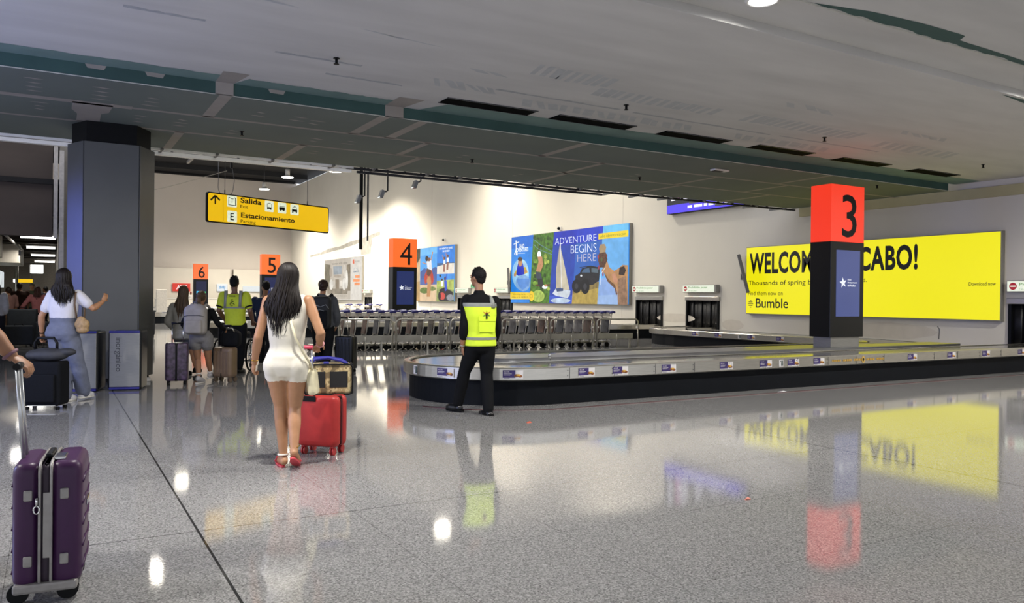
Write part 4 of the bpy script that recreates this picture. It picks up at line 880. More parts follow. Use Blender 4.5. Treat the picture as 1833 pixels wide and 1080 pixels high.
for i in range(6):
    p = BA.lerp(BB, (i+.5)/6); lab = 'steel pipe barrier hoop before the trolleys, '+('leftmost, beside the person with the black backpack', 'second from the left, below pillar 4', 'third from the left, behind the vested man', 'fourth from the left', 'fifth from the left', 'rightmost, free of trolleys')[i]
    if bar0 is None:
        bar0 = thing('barrier_hoop', lab, 'barrier', (p.x, p.y, 0), BANG, 'barrier hoops'); a = wspan/2
        pts = [(-a, 0, 0), (-a, 0, .72)]+[(-a+.12-.12*math.cos(R(k)), 0, .72+.12*math.sin(R(k))) for k in range(15, 91, 15)]+[(a-.12+.12*math.sin(R(k)), 0, .72+.12*math.cos(R(k))) for k in range(15, 91, 15)]+[(a, 0, .72), (a, 0, 0)]
        MB().tube(pts, .024, 8).obj('hoop', PIPE, bar0)
        MB().cyl((0, .06, 0), (0, .06, .38), .018, 8).obj('stub_post', PIPE, bar0)
        for s in (-1, 1): MB().cyl((s*a, 0, 0), (s*a, 0, .012), .055, 14).obj('foot_plate', PIPE, bar0)
        mb = MB(); mb.box((-a+.03, 0, .6), (.06, .03, .05)); mb.box((a-.03, 0, .6), (.06, .03, .05)); mb.obj('clip', WHITE, bar0)
    else: dup(bar0, (p.x, p.y, 0), BANG, lab)
t = thing('guide_rail', 'long low grey guide rail between the barrier hoops and the trolleys', 'rail', ((BA.x+BB.x)/2, (BA.y+BB.y)/2+.36, 0), BANG)
MB().box((-.1, 0, .32), (9.3, .03, .17), bev=.008).obj('plank', mat('guide_grey', '#9b988f', .4, .4, .1, 3), t)
for k in range(8): MB().box((-4.5+1.28*k, .03, .16), (.05, .04, .32)).obj('post', PIPE, t)
tag(MB().box((0, 0, 0), (.12, .02, .18), bev=.004).obj('red_button_box', mat('box_white', '#c4bfb6', .5)), 'small pale notice plate with a red dot between the two left barrier hoops', 'notice').location = (7.82, 19.66, .62)
# ---------------------------------------------------------------- luggage
def case_part(W, D, H, z0, r, m, name, parent, ribs=0, mi=None, y=0.0):
    """rounded shell standing on z0; ribs run vertically on both broad faces"""
    mb = MB(); rings = []; n = 6
    zs = [0, .15*r, .5*r, r]+[H-r, H-.5*r, H-.15*r, H]
    ins = [r*.55, r*.25, r*.06, 0, 0, r*.06, r*.25, r*.55]
    for z, i_ in zip(zs, ins): rings.append([(x, y+yy, z0+z) for x, yy in rrect(W-2*i_, D-2*i_, max(.012, min(r, D/2-.001)-i_), n)])
    mb.loft(rings, 0)
    for k in range(ribs):
        x = -W/2+W*(k+1)/(ribs+1)
        for s in (-1, 1): mb.box((x, y+s*(D/2), z0+H/2), (W/(ribs+1)*.45, .016, H-2.2*r), bev=.006)
    return mb.obj(name, m, parent)
def wheels(t, W, D, m, z=.06, inset=.05):
    for sx in (-1, 1):
        for sy in (-1, 1):
            x, y = sx*(W/2-inset), sy*(D/2-.04)
            mb = MB(); mb.box((x, y, z+.03), (.035, .035, .06), bev=.008)
            for d in (-.012, .012): mb.cyl((x+d-.007, y+.012, z-.03), (x+d+.007, y+.012, z-.03), z-.03, 14)
            mb.obj('wheel', m, t)
def handle(t, w_, y, z0, z1, mpole, mgrip, x=0, lean=(0, 0)):
    for s in (-1, 1): MB().tube([(x+s*w_/2, y, z0), (x+s*w_/2+lean[0], y+lean[1], z1)], .0095, 8).obj('handle_pole', mpole, t)
    MB().tube([(x-w_/2-.015+lean[0], y+lean[1], z1), (x+w_/2+.015+lean[0], y+lean[1], z1)], .017, 8).obj('handle_grip', mgrip, t)
def fpos(x, y): return (x, y, 0)
# red hard case (broad face to the viewer)
RED = mat('red_shell', '#a32a27', .45, 0, .06, 20, spec=.35)
t = thing('suitcase', 'red hard shell suitcase wheeled by the woman in the white romper', 'suitcase', (2.12, 7.05, 0), YAW+R(-14), None)
case_part(.40, .115, .455, .075, .06, RED, 'front_shell', t, y=-.062); case_part(.40, .115, .455, .075, .06, RED, 'rear_shell', t, y=.062)
case_part(.392, .02, .447, .079, .05, mat('zip_dark', '#4a1718', .6), 'zip_band', t)
wheels(t, .40, .24, mat('red_wheel', '#a32a2c', .4), z=.065, inset=.06)
handle(t, .125, -.10, .505, .965, CHROME, mat('pink_grip', '#c8435a', .4), x=-.09, lean=(-.015, -.04))
MB().box((-.09, -.122, .505), (.17, .01, .05), bev=.004).obj('handle_well', BLACK, t)
# pet carrier riding on it
CAMO = mat('camo_cloth', '#a58f68', .8, 0, .45, 14); 
_r = [n for n in CAMO.node_tree.nodes if n.type == 'VALTORGB'][0].color_ramp; _r.interpolation = 'CONSTANT'
_r.elements[0].position = 0; _r.elements[0].color = lin('#6f5f44')+(1,); _r.elements[1].position = .44; _r.elements[1].color = lin('#a89268')+(1,)
for _p, _c in ((.52, '#c9b88c'), (.60, '#85744f')): _e = _r.elements.new(_p); _e.color = lin(_c)+(1,)
MESH = mat('black_mesh', '#101012', .7, 0, .3, 80)
t = thing('pet_carrier', 'camouflage pet carrier with black mesh windows standing on the red suitcase', 'pet carrier', (2.20, 7.16, .531), YAW+R(16))
case_part(.42, .26, .27, 0, .035, CAMO, 'body', t)
for (x, w_) in ((-.105, .15), (.09, .16)): MB().box((x, -.131, .135), (w_, .008, .145), bev=.003).obj('mesh_window', MESH, t)
MB().box((.211, 0, .13), (.008, .19, .14), bev=.003).obj('mesh_window', MESH, t)
mb = MB()
for s in (-1, 1): mb.tube([(x, s*.133, z) for x, z in rrect(.425, .272, .035, 4, 0, .135)], .008, 6, closed=True)
mb.obj('piping', BLACK, t)
mb = MB(); mb.tube([(.213, y, z) for y, z in rrect(.25, .262, .035, 4, 0, .135)], .009, 6, closed=True); mb.obj('piping', BLACK, t)
mb = MB()
for s in (-1, 1): mb.tube([(-.17, s*.10, .27), (-.12, s*.07, .315), (.0, s*.02, .325), (.12, s*.07, .30), (.17, s*.10, .27)], .016, 6)
mb.box((-.02, -.08, .25), (.05, .06, .09), bev=.01); mb.obj('carry_strap', mat('navy_strap', '#1c1d7c', .6), t)
mb = MB(); mb.box((.22, -.03, .115), (.004, .045, .15), rot=Matrix.Rotation(R(6), 3, 'X')); mb.box((.219, -.02, .21), (.004, .02, .06)); mb.obj('paper_tag', mat('paper_white', '#dcdde0', .6), t)
# purple case in the left foreground (narrow zipped side to the viewer)
PUR = mat('purple_shell', '#391b40', .38, 0, .08, 8, spec=.3); PIP = mat('grey_piping', '#8d8a88', .4, .3)
t = thing('suitcase', 'dark purple hard shell suitcase with grey piping in the left foreground', 'suitcase', (-.0, 4.40, 0), YAW+R(114), None)
case_part(.42, .135, .57, .075, .055, PUR, 'front_shell', t, ribs=0, y=-.08); case_part(.42, .115, .57, .075, .055, PUR, 'rear_shell', t, ribs=0, y=.08)
case_part(.412, .06, .555, .08, .05, mat('purple_gusset', '#241627', .6), 'zip_band', t)
mb = MB()
for y_ in (-.022, .024): mb.tube([(x, y_, z) for x, z in rrect(.424, .572, .05, 5, 0, .36)], .007, 6, closed=True)
mb.obj('piping', PIP, t)
for y_ in (-.146, .136):
    mb = MB()
    for k in range(5): mb.tube([(-.17, y_-.0, .14+.1*k), (-.06, y_*1.03, .16+.1*k), (.06, y_*1.03, .14+.1*k), (.17, y_, .16+.1*k)], .006, 5)
    mb.obj('shell_rib', PUR, t)
for z in (.20, .50):
    for y_ in (-.075, .07): MB().box((-.214, y_, z), (.014, .035, .05), bev=.006).obj('clasp', PIP, t)
MB().box((-.213, -.005, .36), (.008, .030, .30), bev=.003).obj('expander_band', PIP, t)
mb = MB(); mb.tube([(-.222, .035, .49), (-.222, .035, .45)], .006, 6); mb.tube([(-.223, .035+.012*math.cos(a), 0.435+.018*math.sin(a)) for a in [2*PI*i/12 for i in range(12)]], .004, 5, closed=True); mb.obj('zip_pull', CHROME, t)
wheels(t, .42, .28, BLACK, z=.075, inset=.05)
for x in (-.21,): MB().box((x+.03, 0, .075), (.08, .26, .045), bev=.012).obj('corner_guard', PIP, t)
MB().box((0, 0, .655), (.18, .03, .02), bev=.008).obj('top_handle', BLACKG, t); MB().box((-.10, -.05, .652), (.10, .05, .02), bev=.006).obj('lock', CHROME, t)
MB().box((.08, -.151, .40), (.14, .008, .028), bev=.003).obj('badge', CHROME, t)
handle(t, .09, .11, .64, 1.075, mat('pole_white', '#b9bbbd', .25, .7), BLACK, x=0, lean=(.0, .03))
# black soft case of the woman in the T-shirt, with a slouchy bag on it
SOFT = mat('black_cloth', '#0c0e13', .8, 0, .2, 30, spec=.15)
t = thing('suitcase', 'black soft suitcase pulled by the woman in the white T-shirt', 'suitcase', (-.07, 11.28, 0), YAW+R(4), None)
case_part(.46, .26, .53, .06, .04, SOFT, 'body', t); case_part(.36, .05, .34, .10, .02, SOFT, 'front_pocket', t, y=-.145)
wheels(t, .46, .26, BLACK, z=.05); MB().box((0, 0, .06), (.40, .2, .02)).obj('base_bar', STEEL, t); handle(t, .18, .10, .58, .72, BLACK, BLACK)
def blob(parts, name, m, parent=None, voxel=.012, it=6, f=.5):
    mb = MB(); parts(mb); o = mb.obj('tmp', [])
    a = o.modifiers.new('r', 'REMESH'); a.mode = 'VOXEL'; a.voxel_size = voxel; a.use_smooth_shade = True
    if it: b = o.modifiers.new('s', 'SMOOTH'); b.factor = f; b.iterations = it
    dg = bpy.context.evaluated_depsgraph_get(); me = bpy.data.meshes.new_from_object(o.evaluated_get(dg)); me.name = name
    old = o.data; bpy.data.objects.remove(o); bpy.data.meshes.remove(old)
    me.materials.clear()
    for q_ in (m if isinstance(m, (list, tuple)) else [m]): me.materials.append(q_)
    for p_ in me.polygons: p_.use_smooth = True
    o = bpy.data.objects.new(name, me); col.objects.link(o)
    if parent: o.parent = parent
    return o
t = thing('slouchy_bag', 'dark grey slouchy bag lying on the black suitcase', 'bag', (-.04, 11.26, .595), YAW)
def bagp(mb): mb.sphere((0, 0, .075), (.25, .13, .085)); mb.sphere((.22, 0, .11), (.12, .07, .05)); mb.sphere((-.15, 0, .07), (.12, .12, .07))
blob(bagp, 'body', mat('dark_grey_cloth', '#2b2c30', .7, 0, .25, 12), t)
MB().tube([(-.16, 0, .12), (-.17, 0, .22), (-.13, 0, .28), (.06, 0, .28), (.10, 0, .22), (.10, 0, .12)], .018, 8).obj('carry_handle', BLACK, t)
# floral, tan and other cases
t = thing('suitcase', 'dark floral patterned hard suitcase pulled by the long haired girl in grey', 'suitcase', (1.70, 13.45, 0), YAW+R(18), None)
FLO = mat('floral_print', '#3a2c44', .4, 0, .9, 16, coat=.2); case_part(.34, .23, .60, .07, .05, FLO, 'shell', t); case_part(.05, .236, .60, .068, .02, BLACK, 'zip_band', t); wheels(t, .34, .23, BLACK, z=.06); handle(t, .16, .08, .66, .97, CHROME, BLACK, lean=(.0, .05))
t = thing('suitcase', 'tan ribbed hard shell carry-on beside the wheelchair attendant', 'suitcase', (2.46, 13.62, 0), YAW+R(-16), None)
TAN = mat('tan_shell', '#6d5a48', .4, .1, .08, 10); case_part(.36, .22, .49, .08, .06, TAN, 'shell', t, ribs=5); case_part(.02, .228, .485, .082, .02, mat('tan_dark', '#382d25', .6), 'zip_band', t); wheels(t, .36, .22, mat('tan_wheel', '#57483c', .5), z=.07); handle(t, .15, .08, .56, .92, DKSTEEL, BLACK, lean=(-.04, .0))
t = thing('duffel_bag', 'black bag strapped on top of the tan carry-on', 'bag', (2.56, 13.66, .572), YAW)
def duf(mb): mb.box((0, 0, .13), (.30, .22, .26), bev=.06, seg=4); mb.sphere((0, 0, .25), (.12, .09, .05))
blob(duf, 'body', SOFT, t, .012); MB().tube([(-.08, -.08, .24), (-.05, -.1, .31), (.05, -.1, .31), (.08, -.08, .24)], .012, 6).obj('carry_handle', STEEL, t)
t = thing('suitcase', 'black ribbed suitcase held by the person with the black backpack', 'suitcase', (4.75, 14.35, 0), YAW+R(-10), None)
case_part(.36, .26, .62, .07, .04, BLACKG, 'shell', t, ribs=4); case_part(.37, .03, .625, .068, .03, RUBBER, 'zip_band', t); wheels(t, .36, .26, BLACK, z=.06); handle(t, .15, .09, .68, 1.02, STEEL, BLACK, x=-.07, lean=(-.04, .03))
t = thing('suitcase', 'black suitcase with a raised handle showing past the right side of the column', 'suitcase', (2.72, 29.0, 0), YAW, None)
case_part(.44, .28, .80, .07, .04, SOFT, 'shell', t); wheels(t, .44, .28, BLACK, z=.06); handle(t, .2, .1, .86, 1.15, DKSTEEL, BLACK)
for (x, y, w_, h_, rz, lab) in ((-.78, 24.6, .66, .5, 4, 'wide dark suitcase at the head of the corridor queue, the front one'), (-.72, 25.6, .70, .92, -6, 'wide dark upright suitcase standing behind the front one in the corridor'), (-.22, 25.3, .40, .58, 8, 'small black suitcase beside the pink jumper woman in the corridor')):
    t = thing('suitcase', lab, 'suitcase', (x, y, 0), R(rz), 'dark suitcases in the corridor'); case_part(w_, .3, h_, .07, .04, mat('slate_cloth', '#23282e', .7, 0, .2, 10), 'shell', t); wheels(t, w_, .3, BLACK, z=.06); MB().tube([(-.1, 0, .07+h_), (-.08, 0, .11+h_), (.08, 0, .11+h_), (.1, 0, .07+h_)], .012, 6).obj('top_handle', BLACK, t)
# wheelchair (its back to the viewer, pushed by the attendant)
t = thing('wheelchair', 'black wheelchair pushed by the attendant in the yellow shirt', 'wheelchair', (2.98, 15.62, 0), YAW+R(4))
for s in (-1, 1):
    mb = MB(); mb.tube([(s*.30, .30*math.cos(2*PI*i/28), .30+.29*math.sin(2*PI*i/28)) for i in range(28)], .018, 8, closed=True); mb.obj('wheel', RUBBER, t)
    mb = MB(); mb.tube([(s*.335, .26*math.cos(2*PI*i/28), .30+.26*math.sin(2*PI*i/28)) for i in range(28)], .008, 6, closed=True)
    for k in range(10): mb.cyl((s*.30, 0, .30), (s*.30, .285*math.cos(2*PI*k/10), .30+.285*math.sin(2*PI*k/10)), .003, 4)
    mb.cyl((s*.27, 0, .30), (s*.33, 0, .30), .03, 12); mb.obj('hand_rim', CHROME, t)
    mb = MB(); mb.tube([(s*.24, -.26, .95), (s*.24, -.18, .93), (s*.24, -.16, .86), (s*.24, -.16, .25)], .013, 8); mb.tube([(s*.24, -.16, .70), (s*.24, .2, .70), (s*.24, .25, .6), (s*.24, .27, .2)], .012, 8); mb.obj('frame', DKSTEEL, t)
    MB().cyl((s*.24, -.36, .95), (s*.24, -.25, .95), .018, 10).obj('push_grip', RUBBER, t)
    MB().cyl((s*.22, .36, .08), (s*.25, .36, .08), .08, 16).obj('castor', RUBBER, t); MB().box((s*.24, 0, .72), (.05, .30, .03), bev=.01).obj('armrest', BLACK, t)
    MB().box((s*.12, .52, .14), (.16, .12, .015)).obj('footplate', DKSTEEL, t)
MB().box((0, -.16, .70), (.46, .02, .42), bev=.006).obj('backrest', SOFT, t); MB().box((0, .04, .49), (.46, .40, .04), bev=.012).obj('seat', SOFT, t)
mb = MB(); mb.tube([(-.24, .3, .2), (-.12, .5, .15)], .01, 6); mb.tube([(.24, .3, .2), (.12, .5, .15)], .01, 6); mb.cyl((-.24, 0, .3), (.24, 0, .3), .01, 6); mb.tube([(-.24, .36, .16), (.24, .36, .16)], .01, 6); mb.obj('cross_brace', DKSTEEL, t)
# litter and small marks on the floor
def bit(x, y, label, m, s=.04): tag(MB().loft([[(-s, -.4*s, .001), (s, -.5*s, .001), (s*.8, .5*s, .001), (-s*.7, .4*s, .001)], [(-s*.9, -.35*s, .012), (s, -.4*s, .006), (s*.8, .45*s, .014), (-s*.6, .35*s, .004)]], smooth=False).obj('paper_scrap', m), label, 'litter').location = (x, y, 0)
bit(9.86, 8.55, 'torn white paper scrap on the floor by the carousel skirt', mat('paper_white', '#dcdde0', .6), .09)
bit(4.72, 7.72, 'small orange red scrap on the floor right of the man in the vest', mat('orange_scrap', '#c8502e', .6), .03)
bit(4.30, 4.03, 'tiny pink scrap on the bare floor near the middle', mat('pink_scrap', '#d9806c', .6), .025)
# ---------------------------------------------------------------- people
SKINS = {'light': mat('skin_light', '#a37654', .5, 0, .05, 30), 'mid': mat('skin_mid', '#a87a58', .5, 0, .05, 30), 'tan': mat('skin_tan', '#8a6247', .5, 0, .05, 30), 'dark': mat('skin_dark', '#6b4a38', .5, 0, .06, 30)}
EYE = mat('eye_dark', '#17120f', .3); LIP = mat('lip', '#8f5248', .45)
def cloth(h, name=None, bump=.25, var=.1): return mat('cloth_'+(name or h[1:]), h, .8, 0, var, 14, bump=bump, spec=.15)
def lerp(a, b, t): return a+(b-a)*t
class Person:
    """a figure given by its joints in metres: x to the viewer's right, y away from the viewer, z up"""
    def __init__(s, name, label, loc, J, H=1.7, rz=YAW, sex='f', turn=0, face=0, skin='mid', voxel=.012, group=None, bulk=1.0, tilt=0, fine=True):
        s.t = thing(name, label, 'person', (loc[0], loc[1], 0), rz, group)
        s.J = {k: Vector(v) for k, v in J.items()}; s.k = H/1.72; s.sex = sex; s.vox = voxel; s.skin = SKINS[skin]; s.bulk = bulk; s.fine = fine
        s.turn = R(turn); s.rv = Vector((math.cos(s.turn), math.sin(s.turn), 0)); s.fv = Vector((-math.sin(s.turn), math.cos(s.turn), 0))
        s.face = R(face); s.hr = Vector((math.cos(s.face), math.sin(s.face), 0)); s.hf = Vector((-math.sin(s.face), math.cos(s.face), 0)); s.tilt = R(tilt)
        J_ = s.J
        J_['pel'] = J_.get('pel', (J_['hpl']+J_['hpr'])/2); J_['nek'] = J_.get('nek', (J_['shl']+J_['shr'])/2+Vector((0, 0, .06*s.k)))
    # torso as rings from crotch (0) to neck base (1)
    def rings(s, a=0.0, b=1.0, inf=0.0, n=22):
        k = s.k*s.bulk; J = s.J
        if s.sex == 'f': T = [(-.16, .10, .085), (-.10, .165, .105), (-.02, .178, .118), (.12, .158, .105), (.26, .128, .088), (.42, .140, .098), (.60, .152, .106), (.78, .158, .095), (.90, .135, .078), (1.0, .062, .058)]
        else: T = [(-.16, .10, .085), (-.10, .155, .105), (-.02, .165, .112), (.12, .158, .108), (.26, .150, .102), (.42, .160, .108), (.60, .175, .118), (.78, .185, .110), (.90, .155, .088), (1.0, .068, .062)]
        P0, P1 = J['pel'], J['nek']; shw = (J['shr']-J['shl']).length/2
        out = []
        m = 34
        for i in range(m+1):
            u = lerp(a, b, i/m)*1.16-.16
            for (u0, w0, d0), (u1, w1, d1) in zip(T, T[1:]):
                if u0 <= u <= u1+1e-6:
                    f = (u-u0)/(u1-u0); f = f*f*(3-2*f); w_, d_ = lerp(w0, w1, f)*k, lerp(d0, d1, f)*k; break
            if .6 < u < .97: w_ = max(w_, lerp(w_, shw*.98, min(1, (u-.6)/.2)*(1-max(0, (u-.86)/.11))))
            c = P0.lerp(P1, u)+s.fv*(.012*math.sin(u*PI*1.0)*-1*k)
            if s.sex == 'f' and u < .15: c = c-s.fv*.012*k
            w_ += inf; d_ += inf
            out.append([c+s.rv*(w_*math.copysign(abs(math.cos(t))**.85, math.cos(t)))+s.fv*(d_*math.copysign(abs(math.sin(t))**.9, math.sin(t))) for t in [2*PI*q/n for q in range(n)]])
        return out
    def torso(s, mb, a=0.0, b=1.0, inf=0.0): mb.loft(s.rings(a, b, inf))
    def limb(s, keys, radii, t0, t1, inf, mb, flare=0, n=14):
        P = [s.J[q] for q in keys]; pts, rr = [], []; m = 22; k = s.k*(s.bulk*.5+.5)
        for i in range(m+1):
            t = lerp(t0, t1, i/m); j = min(int(t), len(P)-2); f = t-j
            p = P[j].lerp(P[j+1], f)
            if j == 0 and f > .85: p = p.lerp((P[0].lerp(P[1], .85)+P[1].lerp(P[2], .15))/2, (f-.85)/.15*.25)
            x = t*(len(radii)-1)/(len(P)-1); q = min(int(x), len(radii)-2); g = x-q; g = g*g*(3-2*g)
            pts.append(p); rr.append(lerp(radii[q], radii[q+1], g)*k+inf+flare*max(0, (t-1))*.5+flare*.5*max(0, t-t0)/2)
        mb.tube(pts, rr, n); mb.sphere(pts[0], rr[0]*.98); mb.sphere(pts[-1], rr[-1]*.9)
    def arm(s, mb, sd, t0=0, t1=2, inf=0.0, flare=0):
        r_ = (.050, .047, .040, .039, .040, .032, .025) if s.sex == 'f' else (.058, .054, .045, .043, .045, .036, .028)
        s.limb(('sh'+sd, 'el'+sd, 'wr'+sd), r_, t0, t1, inf, mb, flare)
    def leg(s, mb, sd, t0=0, t1=2, inf=0.0, flare=0):
        r_ = (.092, .087, .072, .054, .056, .044, .034) if s.sex == 'f' else (.090, .086, .072, .057, .057, .046, .038)
        s.limb(('hp'+sd, 'kn'+sd, 'an'+sd), r_, t0, t1, inf, mb, flare)
    def foot(s, mb, sd, inf=0.0):
        a, t = s.J['an'+sd], s.J['to'+sd]; k = s.k; d = t-a; hd = Vector((d.x, d.y, 0)); hd = hd.normalized() if hd.length > 1e-4 else s.fv
        heel = a-hd*.035*k+Vector((0, 0, -.035*k)) if d.z > -.09 else a-hd*.02*k+Vector((0, 0, -.02))
        mb.tube([a, a.lerp(heel, .6), heel.lerp(t, .25)], [.036*k+inf, .036*k+inf, .034*k+inf], 12); mb.sphere(heel, .033*k+inf)
        mb.tube([heel, heel.lerp(t, .4), heel.lerp(t, .75), t], [.032*k+inf, .036*k+inf, .04*k+inf, .026*k+inf], 12); mb.sphere(t, .026*k+inf)
    def head(s, mb):
        k = s.k; c = s.J['head']; hr, hf = s.hr, s.hf; up = Vector((0, 0, 1)); Rm = Matrix((hr, hf, up)).transposed()
        mb.sphere(c+up*.012*k-hf*.008*k, (.074*k, .094*k, .100*k), rot=Rm, u=20, v=14)
        mb.sphere(c-up*.045*k+hf*.028*k, (.056*k, .062*k, .068*k), rot=Rm)
        mb.sphere(c-up*.092*k+hf*.062*k, (.026*k, .022*k, .020*k), rot=Rm)
        mb.loft([[c+up*z*k+hf*y*k+hr*x*w_*k for x, y, z in ((-1, .078, .022-0), (1, .078, .022), (1, .083, .012), (-1, .083, .012))] for w_ in (.006, .010)]) if False else None
        mb.tube([c+up*.02*k+hf*.085*k, c-up*.012*k+hf*.104*k, c-up*.022*k+hf*.098*k], [.008*k, .013*k, .012*k], 8)
        for sd in (-1, 1):
            mb.sphere(c+hr*sd*.074*k-up*.008*k-hf*.004*k, (.010*k, .020*k, .030*k), rot=Rm)
            mb.sphere(c+hr*sd*.033*k-up*.032*k+hf*.066*k, (.022*k, .018*k, .022*k), rot=Rm); mb.sphere(c+hr*sd*.03*k+up*.024*k+hf*.080*k, (.024*k, .012*k, .010*k), rot=Rm)
        nk = s.J['nek']; mb.tube([nk-up*.05*k, nk+up*.015*k, c-up*.07*k-hf*.01*k, c-up*.02*k-hf*.012*k], [.062*k, .05*k, .047*k if s.sex == 'f' else .054*k, .055*k], 14)
    def face_bits(s, mb):
        k = s.k; c = s.J['head']; up = Vector((0, 0, 1)); hr, hf = s.hr, s.hf; Rm = Matrix((hr, hf, up)).transposed()
        for sd in (-1, 1): mb.sphere(c+hr*sd*.032*k+up*.004*k+hf*.086*k, (.013*k, .006*k, .007*k), 1, 10, 6, Rm); mb.sphere(c+hr*sd*.032*k+up*.026*k+hf*.090*k, (.018*k, .005*k, .004*k), 1, 10, 6, Rm)
        mb.sphere(c-up*.052*k+hf*.088*k, (.021*k, .006*k, .007*k), 2, 10, 6, Rm)
    def hand(s, mb, sd, curl=.5, dirv=None, palm=None, grip=False):
        """palm, four unequal fingers and a thumb; palm is the direction the palm faces"""
        k = s.k*(.93 if s.sex == 'f' else 1.0); w_ = s.J['wr'+sd]; d = (s.J['hd'+sd]-w_).normalized() if dirv is None else dirv.normalized()
        pm = (palm or (s.rv*(1 if sd == 'l' else -1))).copy(); pm = (pm-d*pm.dot(d)).normalized(); sidev = d.cross(pm)
        if sidev.dot(s.fv) < 0: sidev = -sidev                                   # thumb side looks forward
        Rm = Matrix((sidev, pm, d)).transposed(); pc = w_+d*.045*k
        mb.tube([w_-d*.03*k, w_+d*.01*k], [.027*k, .026*k], 12); mb.sphere(pc, (.038*k, .017*k, .052*k), rot=Rm)
        lens = (.070, .078, .073, .056)
        for i in range(4):
            b = w_+d*.085*k+sidev*(.028-.019*i)*k; L = lens[i]*k; a1, a2 = R(25+75*curl), R(30+70*curl)
            if grip: a1, a2 = R(80+3*i), R(85)
            p1 = b+(d*math.cos(a1*.5)+pm*math.sin(a1*.5))*L*.42; p2 = p1+(d*math.cos(a1)+pm*math.sin(a1))*L*.32; p3 = p2+(d*math.cos(a1+a2)+pm*math.sin(a1+a2))*L*.28
            mb.tube([b-d*.02*k, b, p1, p2, p3], [.0095*k, .0095*k, .009*k, .0082*k, .0068*k], 8); mb.sphere(p3, .0066*k, u=8, v=6)
        b = w_+d*.028*k+sidev*.026*k; q1 = b+(sidev*.75+d*.5+pm*.35).normalized()*.036*k; q2 = q1+(d*.75+sidev*.15+pm*.6).normalized()*.03*k
        mb.tube([b-sidev*.015*k, b, q1, q2], [.014*k, .013*k, .0105*k, .008*k], 8); mb.sphere(q2, .0078*k, u=8, v=6)
    def body(s, bare_feet=True, hands=(('l', {}), ('r', {}))):
        def parts(mb):
            s.torso(mb); s.head(mb)
            for sd in 'lr':
                mb.sphere(s.J['sh'+sd], .052*s.k); s.arm(mb, sd); s.leg(mb, sd); s.foot(mb, sd)
        o = blob(parts, 'body', [s.skin, EYE, LIP], s.t, s.vox*.8 if s.fine else s.vox, 4, .4)
        bm = bmesh.new(); bm.from_mesh(o.data)
        m2 = MB()
        for sd, kw in hands: s.hand(m2, sd, **kw)
        if s.fine:
            h = blob(lambda mb: mb.add(m2.bm), 'h', s.skin, None, .0042, 2, .4); bm.from_mesh(h.data); me = h.data; bpy.data.objects.remove(h); bpy.data.meshes.remove(me)
        else:
            h = m2.obj('h', s.skin); bm.from_mesh(h.data); bpy.data.objects.remove(h)
        fb = MB(); s.face_bits(fb); h = fb.obj('h', []); bm.from_mesh(h.data); bpy.data.objects.remove(h)
        bm.to_mesh(o.data); bm.free()
        for p in o.data.polygons: p.use_smooth = True
        return o
    def wear(s, name, m, fn, it=5, vox=None, f=.5): return blob(fn, name, m, s.t, vox or s.vox, it, f)
    def shoes(s, name, m, inf=.008, sole=None):
        for sd in 'lr':
            def fn(mb): s.foot(mb, sd, inf)
            o = s.wear(name, m, fn, 3)
            if sole:
                a, t = s.J['an'+sd], s.J['to'+sd]; d = (t-a); d.z = 0; d = d.normalized() if d.length > .01 else s.fv.copy(); pz = Vector((-d.y, d.x, 0)); h0 = a-d*.06*s.k; z0 = min(a.z-.075*s.k, t.z-.03)
                z0 = max(z0, .0); mb = MB(); rr_ = []
                for z in (z0, z0+.022): rr_.append([h0.lerp(t, .5).xy.to_3d()+d*((t-h0).xy.length/2+.035)*math.cos(q)+pz*.046*s.k*math.copysign(abs(math.sin(q))**.6, math.sin(q))+Vector((0, 0, z)) for q in [2*PI*i/20 for i in range(20)]])
                mb.loft(rr_); mb.obj('sole', sole, o)
    def hair_short(s, m, cut=.0, inf=.010, tuft=True):
        k = s.k; c = s.J['head']; up = Vector((0, 0, 1)); Rm = Matrix((s.hr, s.hf, up)).transposed()
        def fn(mb):
            mb.sphere(c+up*.030*k-s.hf*.016*k, (.078*k+inf*.5, .092*k+inf*.3, .088*k+inf), rot=Rm, u=20, v=14); mb.sphere(c-up*.02*k-s.hf*.045*k, (.066*k, .055*k, .062*k), rot=Rm)
            rnd = random.Random(3)
            if tuft:
                for i in range(16):
                    a = rnd.uniform(0, 2*PI); e = rnd.uniform(.6, 1.4); dv = Rm@Vector((math.cos(a)*math.cos(e), math.sin(a)*math.cos(e), math.sin(e)))
                    b = c+up*.03*k-s.hf*.012*k+Vector((dv.x*.078, dv.y*.088, dv.z*.088))*k; mb.tube([b, b+dv*.022*k+s.hf*.01*k], [.016*k, .006*k], 6)
        s.wear('hair', m, fn, 3, s.vox*.7)
    def hair_long(s, m, length, wtop, wmid, wend, drop=None, strands=90, seed=1, back=.03, shift=0.0, spread=1.0):
        """hair falling down the back in tapering locks"""
        k = s.k; c = s.J['head']; up = Vector((0, 0, 1)); hr, hf = s.hr, s.hf; Rm = Matrix((hr, hf, up)).transposed(); rnd = random.Random(seed)
        mb = MB(); m1 = MB()
        m1.sphere(c+up*.022*k-hf*.014*k, (.083*k, .100*k, .100*k), rot=Rm, u=22, v=16)
        ztop = c.z+.03*k; rr_ = []
        for i in range(9):
            f = i/8; z = ztop-length*.74*f; w_ = lerp(wtop, wmid, min(1, f/.55)) if f < .55 else lerp(wmid, wend, (f-.55)/.45)
            y_ = -(.055*k+back*min(1, f*2.2)); dp = lerp(.06, .022, min(1, f*1.3))*k
            cc = Vector((c.x+shift*f, c.y, 0))+hf*y_; cc.z = z
            rr_.append([cc+hr*w_*math.cos(q)*(.90-.25*f)-hf*dp*math.sin(q)+hf*(.02 if f < .3 else 0) for q in [2*PI*j/20 for j in range(20)]])
        m1.loft(rr_)
